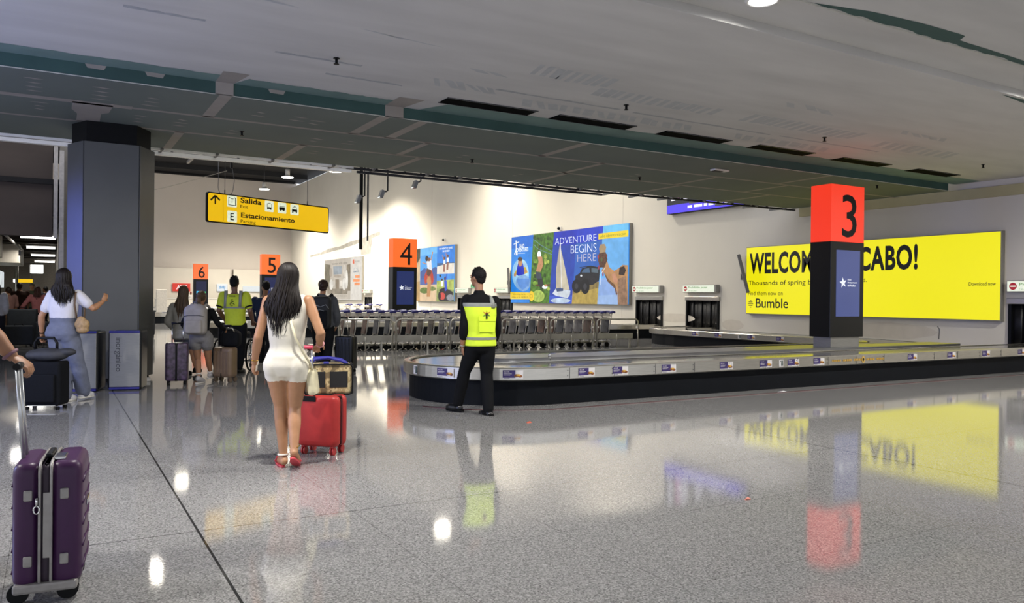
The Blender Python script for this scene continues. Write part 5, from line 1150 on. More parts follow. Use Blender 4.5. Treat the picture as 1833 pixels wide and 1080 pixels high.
        o1 = blob(lambda b: b.add(m1.bm), 'h', m, None, .009 if s.fine else .016, 3, .5)
        for i in range(strands):
            u = rnd.uniform(-1, 1); ph0 = u*R(100); Lf = rnd.uniform(.70, 1.06)*(1-.20*abs(u)**2); pts, rs = [], []; ph = rnd.uniform(0, 6.3); am = rnd.uniform(.004, .015); th0 = rnd.uniform(.02, .5)
            cc = c+up*.022*k-hf*.014*k; g_ = rnd.uniform(1.01, 1.06); yb = rnd.uniform(.75, 1.12); sx = rnd.uniform(.9, 1.08)
            for j in range(6):                                   # over the crown
                th = lerp(th0, PI*.5, j/5); pts.append(cc+hr*math.sin(ph0)*math.sin(th)*.083*k*g_-hf*math.cos(ph0*.9)*math.sin(th)*.100*k*g_+up*math.cos(th)*.100*k*g_); rs.append((.0058 if s.fine else .0085)*k)
            e = pts[-1]; ex = (e-c).dot(hr); ey = (e-c).dot(hf)
            for j in range(1, 11):                               # hanging down
                f = j/10*Lf; w_ = lerp(wtop, wmid, min(1, f/.5)) if f < .5 else lerp(wmid, wend, min(1, (f-.5)/.5))
                edge = math.sqrt(max(0, 1-u*u*.8)); tx = u*w_*spread*sx; ty = -(.045*k+(back+.05*k)*edge*yb); m_ = min(1, f/.45); m_ = m_*m_*(3-2*m_)
                p = Vector((c.x+shift*f, c.y, e.z))+hr*(lerp(ex, tx, m_)+am*math.sin(ph+f*9)*m_)+hf*(lerp(ey, ty, m_)+am*.5*math.cos(ph+f*8)); p.z = e.z-length*.95*f
                pts.append(p); rs.append(.0056*k*(1 if j < 7 else max(.18, 1-(j-6)/4.6))*(1 if s.fine else 1.7))
            mb.tube(pts, rs, 5)
        h = mb.obj('h2', [])
        bm = bmesh.new(); bm.from_mesh(o1.data); bm.from_mesh(h.data); bpy.data.objects.remove(h); bm.to_mesh(o1.data); bm.free(); o1.name = 'hair'; o1.parent = s.t
        for p in o1.data.polygons: p.use_smooth = True; p.material_index = 0
        return o1
    def strap(s, name, pts, r_, m, n=6):
        mb = MB(); mb.tube(pts, r_, n); return mb.obj(name, m, s.t)
def band_on(s, name, m, c, n_, r_, th=.006):
    """a ring (bracelet, anklet) around a limb at c with axis n_"""
    n_ = n_.normalized(); u = n_.orthogonal().normalized(); v = n_.cross(u)
    return MB().tube([c+u*r_*math.cos(2*PI*i/20)+v*r_*math.sin(2*PI*i/20) for i in range(20)], th, 6, closed=True).obj(name, m, s.t)

DKHAIR = mat('dark_brown_hair', '#17100c', .5, 0, .4, 30, spec=.3, stretch=(6, 6, .6)); BRHAIR = mat('brown_hair', '#2c1f17', .55, 0, .3, 30, spec=.3, stretch=(6, 6, .6)); BLHAIR = mat('light_brown_hair', '#4c3b2a', .55, 0, .3, 30, spec=.3, stretch=(6, 6, .6)); BKHAIR = mat('black_hair', '#0a0807', .6, 0, .35, 60, spec=.2, bump=.8)

# --- the woman in the white romper
J = dict(head=(.008, .01, 1.575), nek=(.0, .0, 1.435), shl=(-.165, .0, 1.375), shr=(.168, .0, 1.38), ell=(-.235, -.03, 1.075), wrl=(-.292, .05, .855), hdl=(-.312, .075, .77), elr=(.292, -.07, 1.115), wrr=(.232, .13, 1.005), hdr=(.19, .20, .985),
         hpl=(-.096, .0, .85), hpr=(.086, .0, .85), knl=(-.064, .03, .50), anl=(-.025, .0, .085), tol=(-.10, .17, .030), knr=(.055, .03, .485), anr=(.098, -.13, .165), tor=(.085, .0, .052))
P = Person('person', 'woman in a sleeveless white romper with long dark hair, wheeling the red suitcase', (1.69, 6.62), J, 1.69, sex='f', turn=0, face=-6, skin='light', voxel=.011)
P.body(hands=(('l', dict(curl=.85, palm=Vector((.8, .5, 0)))), ('r', dict(grip=True, palm=Vector((0, .2, -1))))))
ROMP = mat('cream_jersey', '#d9d3c3', .75, 0, .04, 9, bump=.12)
def rom(mb):
    P.torso(mb, .0, .955, .012)
    for sd in 'lr': P.leg(mb, sd, .12, .30, .013); mb.sphere(P.J['hp'+sd]+Vector((.004 if sd == 'r' else -.004, -.052, -.008)), (.088, .082, .104))
    for sx in (-1, 1): mb.tube([Vector((sx*.13, -.02, 1.32)), Vector((sx*.115, .0, 1.415)), Vector((sx*.10, .05, 1.40))], [.045, .035, .03], 10)
P.wear('romper', ROMP, rom, 5)
mb = MB(); mb.loft([[P.J['pel']+Vector((0, -.004, 0))+Vector((.149*math.cos(q), .108*math.sin(q)-.01, z)) for q in [2*PI*i/32 for i in range(32)]] for z in (.248, .256, .285, .292)], caps=False); mb.obj('waistband', ROMP, P.t)
P.hair_long(DKHAIR, .53, .075, .150, .085, strands=330, seed=4, back=.045, shift=-.035, spread=1.02)
BAGC = cloth('#cfc7a8', 'cream_bag')
P.strap('bag_strap', [(.06, -.13, 1.22), (.10, -.135, 1.08), (.16, -.12, .96), (.20, -.03, .86), (.195, .05, .80)], .011, BAGC)
def hb(mb): mb.box((.192, .075, .70), (.07, .20, .22), bev=.03, rot=Matrix.Rotation(R(-8), 3, 'Y'))
P.wear('shoulder_bag', BAGC, hb, 4)
GOLD = mat('gold', '#b8903c', .25, 1.0, .05); PEARL = mat('pearl', '#d9d0c6', .25)
band_on(P, 'bracelet', GOLD, Vector((-.286, .043, .885)), Vector((-.15, .25, -.95)), .029, .004); 
band_on(P, 'bracelet', mat('pink_beads', '#c98d90', .4), Vector((.248, .095, 1.022)), Vector((-.3, .9, -.4)), .030, .006)
band_on(P, 'anklet', PEARL, Vector((-.028, .0, .105)), Vector((0, 0, 1)), .041, .008); band_on(P, 'anklet', GOLD, Vector((.096, -.11, .20)), Vector((0, -.4, 1)), .041, .004)
SAND = mat('pink_sandal', '#c5404a', .45, 0, .05)
for sd, hz_ in (('l', 0), ('r', 1)):
    a, tt = P.J['an'+sd], P.J['to'+sd]
    if sd == 'l': heel = Vector((-.02, -.045, .0)); toe = Vector((-.125, .205, .0))
    else: heel = Vector((.101, -.200, .104)); toe = Vector((.085, .018, .001))
    d = (toe-heel).normalized(); sd_ = d.cross(Vector((0, 0, 1))).normalized(); nn = sd_.cross(d).normalized(); L_ = (toe-heel).length; mb = MB(); rr_ = []
    for h_ in (0, .018):
        rr_.append([heel+d*(L_/2+L_/2*math.cos(q))+sd_*(.036+.008*math.cos(q))*math.copysign(abs(math.sin(q))**.7, math.sin(q))+nn*h_ for q in [2*PI*i/24 for i in range(24)]])
    mb.loft(rr_); o = mb.obj('sandal', SAND, P.t)
    mb = MB(); m_ = heel.lerp(toe, .68); mb.tube([m_-sd_*.04+nn*.02, m_-sd_*.022+nn*.058, m_+d*.05+nn*.045, m_+sd_*.022+nn*.058, m_+sd_*.04+nn*.02], .008, 6); mb.obj('thong', SAND, o)

# --- the man in the yellow vest
k_ = 146.6
def S(u0, v0, k): return lambda u, v, y=0.0: ((u-u0)/k, y, (v0-v)/k)
q = S(842, 742, 146.6)
J = dict(head=q(851, 497, .02), nek=q(853.5, 525, -.01), shl=q(832, 537, -.03), shr=q(881, 539, .06), ell=q(828, 583, -.10), wrl=q(825, 621, -.02), hdl=q(825.5, 637, .0), elr=q(886, 585, .05), wrr=q(881, 615, .24), hdr=q(876, 630, .28),
         hpl=q(847, 617, -.02), hpr=q(868, 617, .04), knl=q(828, 666, .10), anl=q(815, 729, .20), tol=q(797, 735, .30), knr=q(868, 671, .06), anr=q(872.5, 735, -.06), tor=q(859, 741.5, .08))
P = Person('person', 'man in a black shirt and yellow safety vest walking past the carousel tip', (4.43, 8.585), J, 1.76, sex='m', turn=28, face=52, skin='tan', voxel=.012)
P.body(hands=(('l', dict(curl=.6, palm=Vector((.9, .3, 0)))), ('r', dict(curl=.4))))
BKC = cloth('#0a0b0e', 'black'); VEST = mat('vest_yellow', '#c8e12c', .7, 0, .05, 8, bump=.15, em=.0); GREYB = mat('reflective_grey', '#7d807c', .5, 0, .06, 20)
def shirt(mb):
    P.torso(mb, .12, .985, .012)
    for sd in 'lr': mb.sphere(P.J['sh'+sd], .062); P.arm(mb, sd, 0, 1.55 if sd == 'l' else 1.8, .012)
    n0 = P.J['nek']; mb.tube([n0-Vector((0, 0, .03)), n0+Vector((0, 0, .035))], [.075, .064], 14)
P.wear('shirt', BKC, shirt, 4)
def trs(mb):
    P.torso(mb, 0, .30, .014)
    for sd in 'lr': P.leg(mb, sd, 0, 1.97, .016, .012)
P.wear('trousers', BKC, trs, 4)
P.wear('vest', VEST, lambda mb: P.torso(mb, .115, .80, .030), 4)
def sect(P, a, b, inf, name, m, parent=None):
    mb = MB(); rr_ = P.rings(a, b, inf); mb.loft(rr_[::6] if len(rr_) > 12 else rr_, caps=False); return mb.obj(name, m, P.t)
sect(P, .775, .845, .033, 'reflective_band', GREYB); sect(P, .225, .275, .034, 'reflective_band', GREYB)
for sd, sg in (('l', -1), ('r', 1)):
    a = P.J['sh'+sd].lerp(P.J['nek'], .38)
    mb = MB(); mb.tube([a-P.fv*.122+Vector((0, 0, -.12)), a-P.fv*.088+Vector((0, 0, -.035)), a-P.fv*.045+Vector((0, 0, .0)), a+P.fv*.0+Vector((0, 0, .012)), a+P.fv*.06+Vector((0, 0, -.01))], .030, 10); mb.obj('shoulder_band', GREYB, P.t)
# badge and back pocket of the vest
bc = P.J['pel'].lerp(P.J['nek'], .60)-P.fv*.162+P.rv*.012
def bp(x, z, o=0.0): return bc+P.rv*x+Vector((0, 0, z))-P.fv*(.0+o)
mb = MB()
for i, (c_, r1, r2) in enumerate((((0, -.01), .055, .02),)):
    for kx in range(6):
        a = R(-90+60*kx); mi = (1, 0, 2, 2, 0, 1)[kx] if False else (0 if kx in (0, 1, 5) else 1)
        mb.face([bp(.006*math.cos(a+PI/2), .006*math.sin(a+PI/2), .004), bp(.022*math.cos(a+.35), .022*math.sin(a+.35), .004), bp(.062*math.cos(a), .062*math.sin(a), .004), bp(.022*math.cos(a-.35), .022*math.sin(a-.35), .004)], mi)
    mb.face([bp(-.012, -.06, .005), bp(.012, -.06, .005), bp(.008, .02, .005), bp(-.008, .02, .005)], 2)
mb.obj('back_emblem', [mat('emblem_green', '#2d6a3a', .5), mat('emblem_red', '#b5502c', .5), BLACK], P.t)
pk = P.J['pel'].lerp(P.J['nek'], .385)-P.fv*.150+P.rv*.02
mb = MB(); mb.box(pk+Vector((0, 0, -.01)), (.21, .012, .15), rz=P.turn, bev=.005); mb.box(pk+Vector((0, 0, .075))-P.fv*.006, (.225, .014, .06), rz=P.turn, bev=.005); mb.obj('back_pocket', VEST, P.t)
P.hair_short(BKHAIR); P.shoes('shoe', mat('black_leather', '#0e0f13', .25), .010, RUBBER)
band_on(P, 'wrist_watch', STEEL, P.J['wrl'].lerp(P.J['ell'], .08), P.J['wrl']-P.J['ell'], .033, .007)

# --- the wheelchair attendant
q = S(430, 668, 97.9)
J = dict(head=q(420.5, 506), nek=q(421, 525), shl=q(401, 529), shr=q(441, 529), ell=q(394, 556, -.03), wrl=q(398.5, 577, .22), hdl=q(401, 580, .32), elr=q(450, 556, -.03), wrr=q(447, 576, .22), hdr=q(445, 580, .32), hpl=q(414, 583), hpr=q(433, 583), knl=q(413, 625, .14), anl=q(412, 662, .2), tol=q(411, 666, .36), knr=q(433, 625, .02), anr=q(431, 660, -.04), tor=q(434, 665, .14))
P = Person('person', 'wheelchair attendant in a yellow T-shirt with grey stripes and a wheelchair symbol', (2.96, 15.05), J, 1.80, sex='m', face=4, skin='dark', voxel=.014)
P.body(hands=(('l', dict(grip=True, palm=Vector((0, 0, -1)))), ('r', dict(grip=True, palm=Vector((0, 0, -1))))))
TSH = mat('tshirt_yellow', '#b7c52b', .75, 0, .08, 10, bump=.2)
def tsh(mb):
    P.torso(mb, .14, .985, .022)
    for sd in 'lr': mb.sphere(P.J['sh'+sd], .068); P.arm(mb, sd, 0, .72, .024)
P.wear('t_shirt', TSH, tsh, 4)
for sd in 'lr':
    mb = MB(); c_ = P.J['sh'+sd].lerp(P.J['el'+sd], .74); d = (P.J['el'+sd]-P.J['sh'+sd]).normalized(); mb.tube([c_-d*.015, c_+d*.012], .074, 14); mb.obj('sleeve_hem', BLACK, P.t)
sect(P, .60, .645, .026, 'reflective_band', GREYB)
for sx in (-1, 1):
    mb = MB(); b = P.J['pel'].lerp(P.J['nek'], .58)
    mb.loft([[b+Vector((sx*.135+dx, -.148+.03*f+dy, lerp(0, .30, f)*1.0)) for dx, dy in ((-.022, 0), (.022, 0), (.022, .06), (-.022, .06))] for f in (0, .35, .7, 1)]); mb.obj('reflective_stripe', GREYB, P.t)
b = P.J['pel'].lerp(P.J['nek'], .72); yb_ = b.y-.152
mb = MB(); mp = lambda x, z: Vector((b.x+x, yb_, b.z+z))
mb.tube([mp(.0, .035), mp(-.005, -.02), mp(.03, -.02), mp(.045, -.05)], .007, 6); mb.sphere(mp(.0, .05), .012); mb.tube([mp(-.035*math.cos(R(a))-.0, -.03-.035*math.sin(R(a))) for a in range(-60, 130, 20)], .006, 6); mb.tube([mp(.0, .015), mp(.028, .012)], .006, 6); mb.obj('wheelchair_symbol', BLACK, P.t)
mb = MB(); mb.text('WCHR', b.x, b.z+.10, w=.12, h=.03, y=yb_, align='C', bold=.01); mb.obj('back_lettering', BLACK, P.t)
def trs2(mb):
    P.torso(mb, 0, .28, .014)
    for sd in 'lr': P.leg(mb, sd, 0, 1.96, .018, .012)
P.wear('trousers', cloth('#0a0c10', 'black_trouser'), trs2, 4); P.hair_short(BKHAIR, inf=.006); P.shoes('shoe', BLACKG, .012, RUBBER)

# --- girl with the grey backpack
q = S(365, 686, 111.0)
J = dict(head=q(362.5, 532), nek=q(362, 552), shl=q(342, 557), shr=q(380, 557), ell=q(330, 580, -.02), wrl=q(337, 598, .10), hdl=q(338, 604, .14), elr=q(391, 578, .0), wrr=q(396, 592, .22), hdr=q(399, 598, .28), hpl=q(352, 605), hpr=q(372, 605), knl=q(355, 645, .03), anl=q(362.5, 674, -.10), tol=q(364, 683, .06), knr=q(371, 645, .10), anr=q(370, 670, .22), tor=q(372, 677, .36))
P = Person('person', 'girl with a grey backpack, brown ponytail, black top and grey shorts', (2.10, 13.56), J, 1.52, sex='f', skin='tan', voxel=.012)
P.body(hands=(('l', dict(curl=.7)), ('r', dict(curl=.5))))
def top(mb):
    P.torso(mb, .25, .98, .012)
    for sd in 'lr': mb.sphere(P.J['sh'+sd], .056); P.arm(mb, sd, 0, 1.9, .014)
P.wear('top', BKC, top, 4)
def sh(mb):
    P.torso(mb, 0, .36, .016)
    for sd in 'lr': P.leg(mb, sd, 0, .36, .026, .03)
P.wear('shorts', cloth('#6f6d6c', 'grey_shorts'), sh, 4)
def pony(mb):
    c = P.J['head']; mb.sphere(c+Vector((0, -.014, .018)), (.074, .09, .09)); mb.sphere(c+Vector((0, -.10, .02)), .03); mb.tube([c+Vector((0, -.09, .03)), c+Vector((0, -.14, -.02)), c+Vector((-.01, -.135, -.11)), c+Vector((-.015, -.11, -.21)), c+Vector((-.01, -.10, -.27))], [.026, .042, .046, .034, .012], 10)
o = P.wear('hair', BLHAIR, pony, 3, .009)
mb = MB(); c = P.J['head']; rnd = random.Random(5)
for i in range(90):
    a = rnd.uniform(-1.3, 1.3); e = rnd.uniform(-.5, 1.2); d = Vector((math.sin(a)*math.cos(e), -math.cos(a)*math.cos(e)*.9+.1, math.sin(e))); p0 = c+Vector((0, -.014, .018))+Vector((d.x*.077, d.y*.093, d.z*.093)); p1 = c+Vector((rnd.uniform(-.01, .01), -.125, .02+rnd.uniform(-.015, .015)))
    mb.tube([p0, p0.lerp(p1, .5)+d*.012, p1], [.004, .005, .004], 5)
for i in range(60):
    x = rnd.uniform(-1, 1); L_ = rnd.uniform(.22, .31); mb.tube([c+Vector((x*.012, -.125, .02)), c+Vector((x*.04, -.165+abs(x)*.02, -.04)), c+Vector((-.01+x*.048, -.17+abs(x)*.03, -.13)), c+Vector((-.015+x*.03, -.13, .0-L_))], [.005, .006, .006, .0015], 5)
mb.obj('ponytail_strands', BLHAIR, o)
BPK = mat('grey_backpack', '#8a8580', .8, 0, .1, 12, bump=.2)
def bpk(mb): mb.box((-.04, -.20, 1.02), (.36, .17, .46), bev=.075, seg=5); mb.sphere((-.04, -.19, 1.20), (.16, .09, .09))
P.wear('backpack', BPK, bpk, 4); o = P.wear('backpack_pocket', BPK, lambda mb: mb.box((-.04, -.285, .92), (.27, .07, .22), bev=.032, seg=4), 4)
mb = MB(); mb.tube([(-.20, -.27, 1.08), (-.12, -.293, 1.10), (.04, -.293, 1.10), (.12, -.27, 1.08)], .006, 6); mb.tube([(-.08, -.20, 1.26), (-.07, -.23, 1.31), (-.01, -.23, 1.31), (0, -.20, 1.26)], .012, 6); mb.obj('backpack_handle', DKSTEEL, P.t)
for sx in (-1, 1): P.strap('backpack_strap', [(-.04+sx*.10, -.16, 1.22), (-.04+sx*.12, -.06, 1.27), (-.04+sx*.12, .06, 1.22), (-.04+sx*.13, .10, 1.05)], .022, BPK)
P.shoes('shoe', mat('grey_trainer', '#9a989a', .6, 0, .15, 20), .012, mat('pale_sole', '#b8b4ae', .6))
for sd in 'lr': band_on(P, 'sock', cloth('#c9c7c4', 'white_sock'), P.J['an'+sd].lerp(P.J['kn'+sd], .14), P.J['kn'+sd]-P.J['an'+sd], .037, .010)

# --- girl with long fair hair in grey
q = S(330, 672, 101.4)
J = dict(head=q(331, 523), nek=q(330.5, 545), shl=q(312, 549), shr=q(349, 549), ell=q(303, 575, -.02), wrl=q(310, 590, .16), hdl=q(312, 596, .22), elr=q(355, 576, .0), wrr=q(355, 596, .18), hdr=q(354, 604, .24), hpl=q(321, 601), hpr=q(339, 601), knl=q(331, 636, .06), anl=q(337, 664, -.04), tol=q(338, 669, .12), knr=q(343, 636, .12), anr=q(345, 661, .2), tor=q(347, 666, .34))
P = Person('person', 'girl with long fair brown hair in a loose pale grey top beside the floral suitcase', (2.0, 15.02), J, 1.61, sex='f', skin='mid', voxel=.014, fine=False)
P.body()
def top(mb):
    P.torso(mb, .03, .98, .03)
    for sd in 'lr': mb.sphere(P.J['sh'+sd], .064); P.arm(mb, sd, 0, 1.9, .03, .02)
    mb.tube([P.J['pel']+Vector((0, 0, .12)), P.J['pel']-Vector((0, 0, .05))], [.17, .20], 16)
P.wear('top', cloth('#8d8b85', 'pale_grey_top'), top, 5)
def sh(mb):
    for sd in 'lr': P.leg(mb, sd, 0, .55, .016)
    P.torso(mb, 0, .3, .012)
P.wear('shorts', cloth('#4d5158', 'denim_shorts'), sh, 4); P.hair_long(BLHAIR, .56, .085, .115, .08, strands=70, seed=8, back=.05); P.shoes('shoe', BLACK, .012, RUBBER)

# --- woman in the white T-shirt
q = S(122, 719, 136.2)
J = dict(head=q(118, 497), nek=q(118.5, 519), shl=q(97, 528), shr=q(141, 528), ell=q(79.5, 566, -.04), wrl=q(75.5, 599, .02), hdl=q(73, 612, .05), elr=q(165, 552, .06), wrr=q(172, 539, .20), hdr=q(175, 529, .24), hpl=q(104, 596), hpr=q(126, 596), knl=q(108, 650, .05), anl=q(121, 709, -.02), tol=q(124, 715, .16), knr=q(134, 650, .10), anr=q(137, 706, .22), tor=q(140, 712, .38))
P = Person('person', 'woman in a white T-shirt and loose blue trousers beside the column, with a tan handbag', (.16, 11.96), J, 1.76, sex='f', skin='mid', voxel=.012, bulk=1.05)
P.body(hands=(('l', dict(grip=True, palm=Vector((0, .3, -1)))), ('r', dict(curl=.3, palm=Vector((-.5, .6, .4))))))
def tsh(mb):
    P.torso(mb, .33, .985, .018)
    for sd in 'lr': mb.sphere(P.J['sh'+sd], .068); P.arm(mb, sd, 0, .66, .026)
P.wear('t_shirt', cloth('#cfcdd2', 'white_tee', .2, .04), tsh, 4)
def trs(mb):
    P.torso(mb, 0, .46, .022)
    for sd in 'lr': P.leg(mb, sd, 0, 1.97, .024, .035); mb.sphere(P.J['hp'+sd]+Vector((0, -.03, -.02)), (.11, .105, .13))
P.wear('trousers', cloth('#6a6f80', 'blue_linen', .3), trs, 5)
P.hair_long(DKHAIR, .42, .095, .15, .11, strands=220, seed=6, back=.05, shift=.05)
TANB = mat('tan_woven', '#9a7d55', .6, 0, .25, 30, bump=.3)
def hb(mb): mb.sphere((.235, -.06, 1.02), (.10, .055, .085)); mb.sphere((.24, -.06, .95), (.085, .05, .05)); mb.sphere((.22, -.06, 1.09), (.055, .04, .04))
P.wear('handbag', TANB, hb, 3); P.strap('handbag_strap', [(.17, -.075, 1.10), (.155, -.10, 1.28), (.155, -.075, 1.44), (.17, .04, 1.45), (.20, .06, 1.28), (.23, .0, 1.10)], .012, mat('tan_strap', '#5f4a35', .6))
band_on(P, 'wrist_watch', BLACK, P.J['wrl'].lerp(P.J['ell'], .1), P.J['wrl']-P.J['ell'], .031, .008)
P.shoes('shoe', mat('white_trainer', '#c4c4c8', .6), .012, WHITE)

# --- person with the black backpack
q = S(585, 668, 96.5)
J = dict(head=q(580.5, 511), nek=q(579, 531), shl=q(560, 538), shr=q(598, 538), ell=q(553, 567, .0), wrl=q(556, 590, .18), hdl=q(557, 598, .24), elr=q(606, 565, -.02), wrr=q(602, 583, .10), hdr=q(600, 590, .16), hpl=q(571, 588), hpr=q(590, 588), knl=q(571, 628, .12), anl=q(573, 662, .16), tol=q(571, 666, .32), knr=q(589, 628, .02), anr=q(586, 660, -.06), tor=q(588, 665, .10))
P = Person('person', 'person with a black backpack and brown hair in a bun, grey hoodie and black trousers', (4.38, 14.43), J, 1.77, sex='m', skin='mid', voxel=.014, fine=False, bulk=1.05)
P.body()
def top(mb):
    P.torso(mb, .16, .985, .025)
    for sd in 'lr': mb.sphere(P.J['sh'+sd], .07); P.arm(mb, sd, 0, 1.9, .026)
    mb.sphere(P.J['nek']+Vector((0, -.07, -.01)), (.11, .07, .06))
P.wear('hoodie', cloth('#4b4d52', 'grey_hoodie'), top, 4)
def trs(mb):
    P.torso(mb, 0, .28, .016)
    for sd in 'lr': P.leg(mb, sd, 0, 1.97, .02, .02)
P.wear('trousers', cloth('#0d0f13', 'black_trouser2'), trs, 4)
def bun(mb):
    c = P.J['head']; mb.sphere(c+Vector((0, -.012, .016)), (.094, .104, .10)); mb.sphere(c+Vector((.0, -.105, .0)), (.05, .035, .05)); mb.sphere(c+Vector((0, -.05, -.06)), (.075, .06, .05))
P.wear('hair', BRHAIR, bun, 3, .01)
def bpk(mb): mb.box((-.02, -.22, 1.13), (.34, .20, .60), bev=.075, seg=5)
P.wear('backpack', mat('black_pack', '#0d0f14', .7, 0, .2, 14, bump=.2), bpk, 4)
P.wear('backpack_pocket', SOFT, lambda mb: mb.box((-.02, -.335, 1.02), (.26, .06, .30), bev=.028, seg=4), 3)
PIPE2 = mat('reflective_piping', '#7f8489', .4); P.strap('backpack_piping', [(-.17, -.325, 1.20), (-.12, -.335, 1.27), (-.02, -.336, 1.23), (.08, -.335, 1.27), (.13, -.325, 1.20)], .006, PIPE2); P.strap('backpack_piping', [(-.10, -.37, 1.16), (-.02, -.372, 1.18), (.06, -.37, 1.16)], .005, PIPE2)
for sx in (-1, 1): P.strap('backpack_strap', [(sx*.10-.01, -.17, 1.40), (sx*.12, -.05, 1.46), (sx*.13, .10, 1.38), (sx*.14, .14, 1.15)], .026, SOFT)
P.shoes('shoe', BLACK, .012, RUBBER)

# --- person in dark blue, mostly behind the woman in white
q = S(480, 650, 84.4)
J = dict(head=q(477.5, 514), nek=q(476, 532), shl=q(459, 538), shr=q(492, 538), ell=q(452, 562, .0), wrl=q(456, 582, .18), hdl=q(457, 588, .26), elr=q(499, 562, .0), wrr=q(498, 582, .16), hdr=q(496, 588, .22), hpl=q(468, 581), hpr=q(485, 581), knl=q(468, 616, .10), anl=q(467, 645, .16), tol=q(467, 648.5, .3), knr=q(485, 616, .02), anr=q(484, 645, -.05), tor=q(485, 648.5, .1))
P = Person('person', 'dark haired person in a navy shirt, mostly hidden behind the woman in the white romper', (3.92, 17.1), J, 1.75, sex='m', skin='tan', voxel=.016, fine=False, face=50)
P.body()
def top(mb):
    P.torso(mb, .1, .985, .02)
    for sd in 'lr': mb.sphere(P.J['sh'+sd], .068); P.arm(mb, sd, 0, 1.9, .024)
P.wear('shirt', cloth('#1c2945', 'navy_shirt'), top, 4)
def trs(mb):
    P.torso(mb, 0, .25, .016)
    for sd in 'lr': P.leg(mb, sd, 0, 1.97, .02, .02)
P.wear('trousers', cloth('#14161d', 'dark_trouser'), trs, 4); P.hair_short(BKHAIR, inf=.014); P.shoes('shoe', BLACK, .012, RUBBER)

# --- person at the left edge holding the purple suitcase
J = dict(head=(.0, .02, 1.68), nek=(.0, .0, 1.55), shl=(-.20, .0, 1.48), shr=(.19, .0, 1.475), ell=(-.27, -.02, 1.18), wrl=(-.24, .14, .97), hdl=(-.23, .2, .89), elr=(.312, -.045, 1.235), wrr=(.405, .0, 1.105), hdr=(.455, .02, 1.065), hpl=(-.09, 0, .93), hpr=(.09, 0, .93), knl=(-.09, .10, .50), anl=(-.09, .14, .085), tol=(-.11, .30, .035), knr=(.09, .02, .50), anr=(.09, -.06, .085), tor=(.09, .1, .035))
P = Person('person', 'person at the left picture edge, only the bare forearm above the purple suitcase in view', (-.525, 4.88), J, 1.80, sex='m', skin='tan', voxel=.012, bulk=1.05)
P.body(hands=(('l', {}), ('r', dict(grip=True, palm=Vector((-.35, .2, -1))))))
def tsh(mb):
    P.torso(mb, .12, .985, .02)
    for sd in 'lr': mb.sphere(P.J['sh'+sd], .075); P.arm(mb, sd, 0, .55, .03)
P.wear('t_shirt', cloth('#d6d6da', 'white_tee2', .2, .04), tsh, 4)
def trs(mb):
    P.torso(mb, 0, .25, .018)
    for sd in 'lr': P.leg(mb, sd, 0, 1.97, .022, .02)
P.wear('trousers', cloth('#2a2d36', 'dark_trouser2'), trs, 4); P.hair_short(BKHAIR); P.shoes('shoe', BLACK, .012, RUBBER)
band_on(P, 'wristband', mat('dusky_band', '#6a4a56', .6), P.J['wrr'].lerp(P.J['elr'], .08), P.J['wrr']-P.J['elr'], .034, .009)

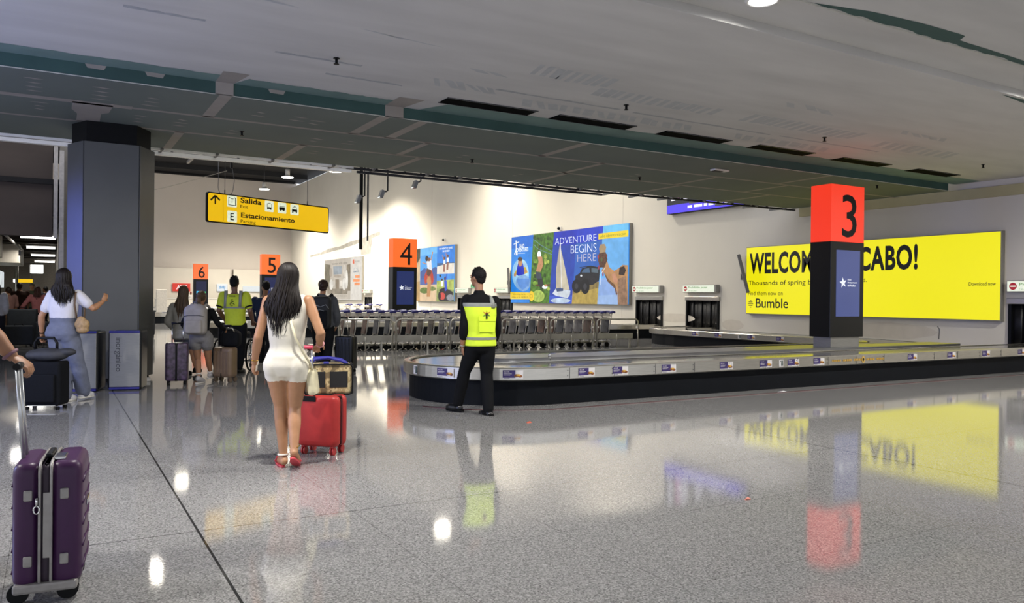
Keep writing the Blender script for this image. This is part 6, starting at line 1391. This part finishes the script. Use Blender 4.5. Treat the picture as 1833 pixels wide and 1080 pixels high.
# --- people queueing in the corridor, far away
def far_person(x, y, H, label, shirt_h, trs_h, hair, sex='m', skin='mid', turn=0, armout=0, cap=None, longh=False, bulk=1.0):
    k = H/1.72; w_ = .17 if sex == 'f' else .20
    J = dict(head=(0, .0, 1.60*k), shl=(-w_, 0, 1.41*k), shr=(w_, 0, 1.41*k), ell=(-w_-.05-armout*.15, -.02, 1.13*k), wrl=(-w_-.04-armout*.25, .08, .93*k), hdl=(-w_-.04-armout*.28, .1, .85*k), elr=(w_+.05, -.03, 1.13*k), wrr=(w_+.03, .08, .92*k), hdr=(w_+.03, .1, .84*k),
             hpl=(-.09, 0, .88*k), hpr=(.09, 0, .88*k), knl=(-.1, .03, .48*k), knr=(.1, .05, .48*k), anl=(-.1, -.02, .085), anr=(.1, .08, .085), tol=(-.11, .14, .035), tor=(.12, .24, .035))
    P = Person('person', label, (x, y), J, H, rz=R(turn), sex=sex, skin=skin, voxel=.024, group='people in the corridor queue', fine=False, bulk=bulk); P.body()
    def top(mb):
        P.torso(mb, .12, .985, .02)
        for sd in 'lr': mb.sphere(P.J['sh'+sd], .07); P.arm(mb, sd, 0, 1.0 if sex == 'm' else 1.85, .026)
    P.wear('shirt', cloth(shirt_h), top, 3)
    def tr(mb):
        P.torso(mb, 0, .26, .016)
        for sd in 'lr': P.leg(mb, sd, 0, 1.97, .02, .02)
    P.wear('trousers', cloth(trs_h), tr, 3)
    if longh: P.hair_long(hair, .36, .085, .10, .07, strands=20, back=.03)
    elif hair: P.hair_short(hair, inf=.012, tuft=False)
    if cap: P.wear('cap', cap, lambda mb: (mb.sphere(P.J['head']+Vector((0, -.01, .055)), (.086, .10, .06)), mb.box(P.J['head']+Vector((0, .1, .05)), (.14, .12, .015), bev=.004)), 2, .012)
    P.shoes('shoe', BLACK, .014); return P
far_person(-.40, 27.5, 1.62, 'woman in a pink jumper and black trousers in the corridor queue', '#c07a78', '#15151a', mat('auburn_hair', '#4a2a22', .5, 0, .2), 'f', 'light', 4, armout=.9, longh=True)
far_person(-.66, 33.5, 1.80, 'bald man in an olive shirt and cap at the back of the corridor queue', '#4f5240', '#2d2d2d', None, 'm', 'mid', 0, cap=mat('olive_cap', '#565440', .7))
far_person(-.92, 29.5, 1.76, 'broad man in a dark brown shirt and khaki trousers in the corridor queue', '#3a2820', '#6e6450', BRHAIR, 'm', 'tan', 5, bulk=1.15)
far_person(-.27, 36.2, 1.70, 'dark haired man seen sideways beside the right corridor wall', '#2b2f38', '#20222a', BKHAIR, 'm', 'tan', 60)
far_person(-1.12, 27.0, 1.60, 'person in a dusty pink shirt turned to the left in the queue', '#9c766c', '#5b4a3c', BRHAIR, 'm', 'light', 40)
far_person(-1.22, 23.4, 1.68, 'dark long haired woman in a white top at the left picture edge', '#d8d6d4', '#2a2a30', BKHAIR, 'f', 'mid', 0, longh=True)
far_person(-1.18, 37.0, 1.72, 'grey haired man farthest back in the corridor queue', '#55504c', '#333333', mat('grey_hair', '#6e675f', .6), 'm', 'mid', 0)
# worker in a red cap behind the far desk
P = far_person(10.45, 74.1, 1.70, 'far desk worker in a red cap and white shirt behind the cream desk', '#cfcac4', '#2a2a30', BKHAIR, 'm', 'tan', 180, cap=mat('red_cap', '#a3222c', .6)); del P.t['group']
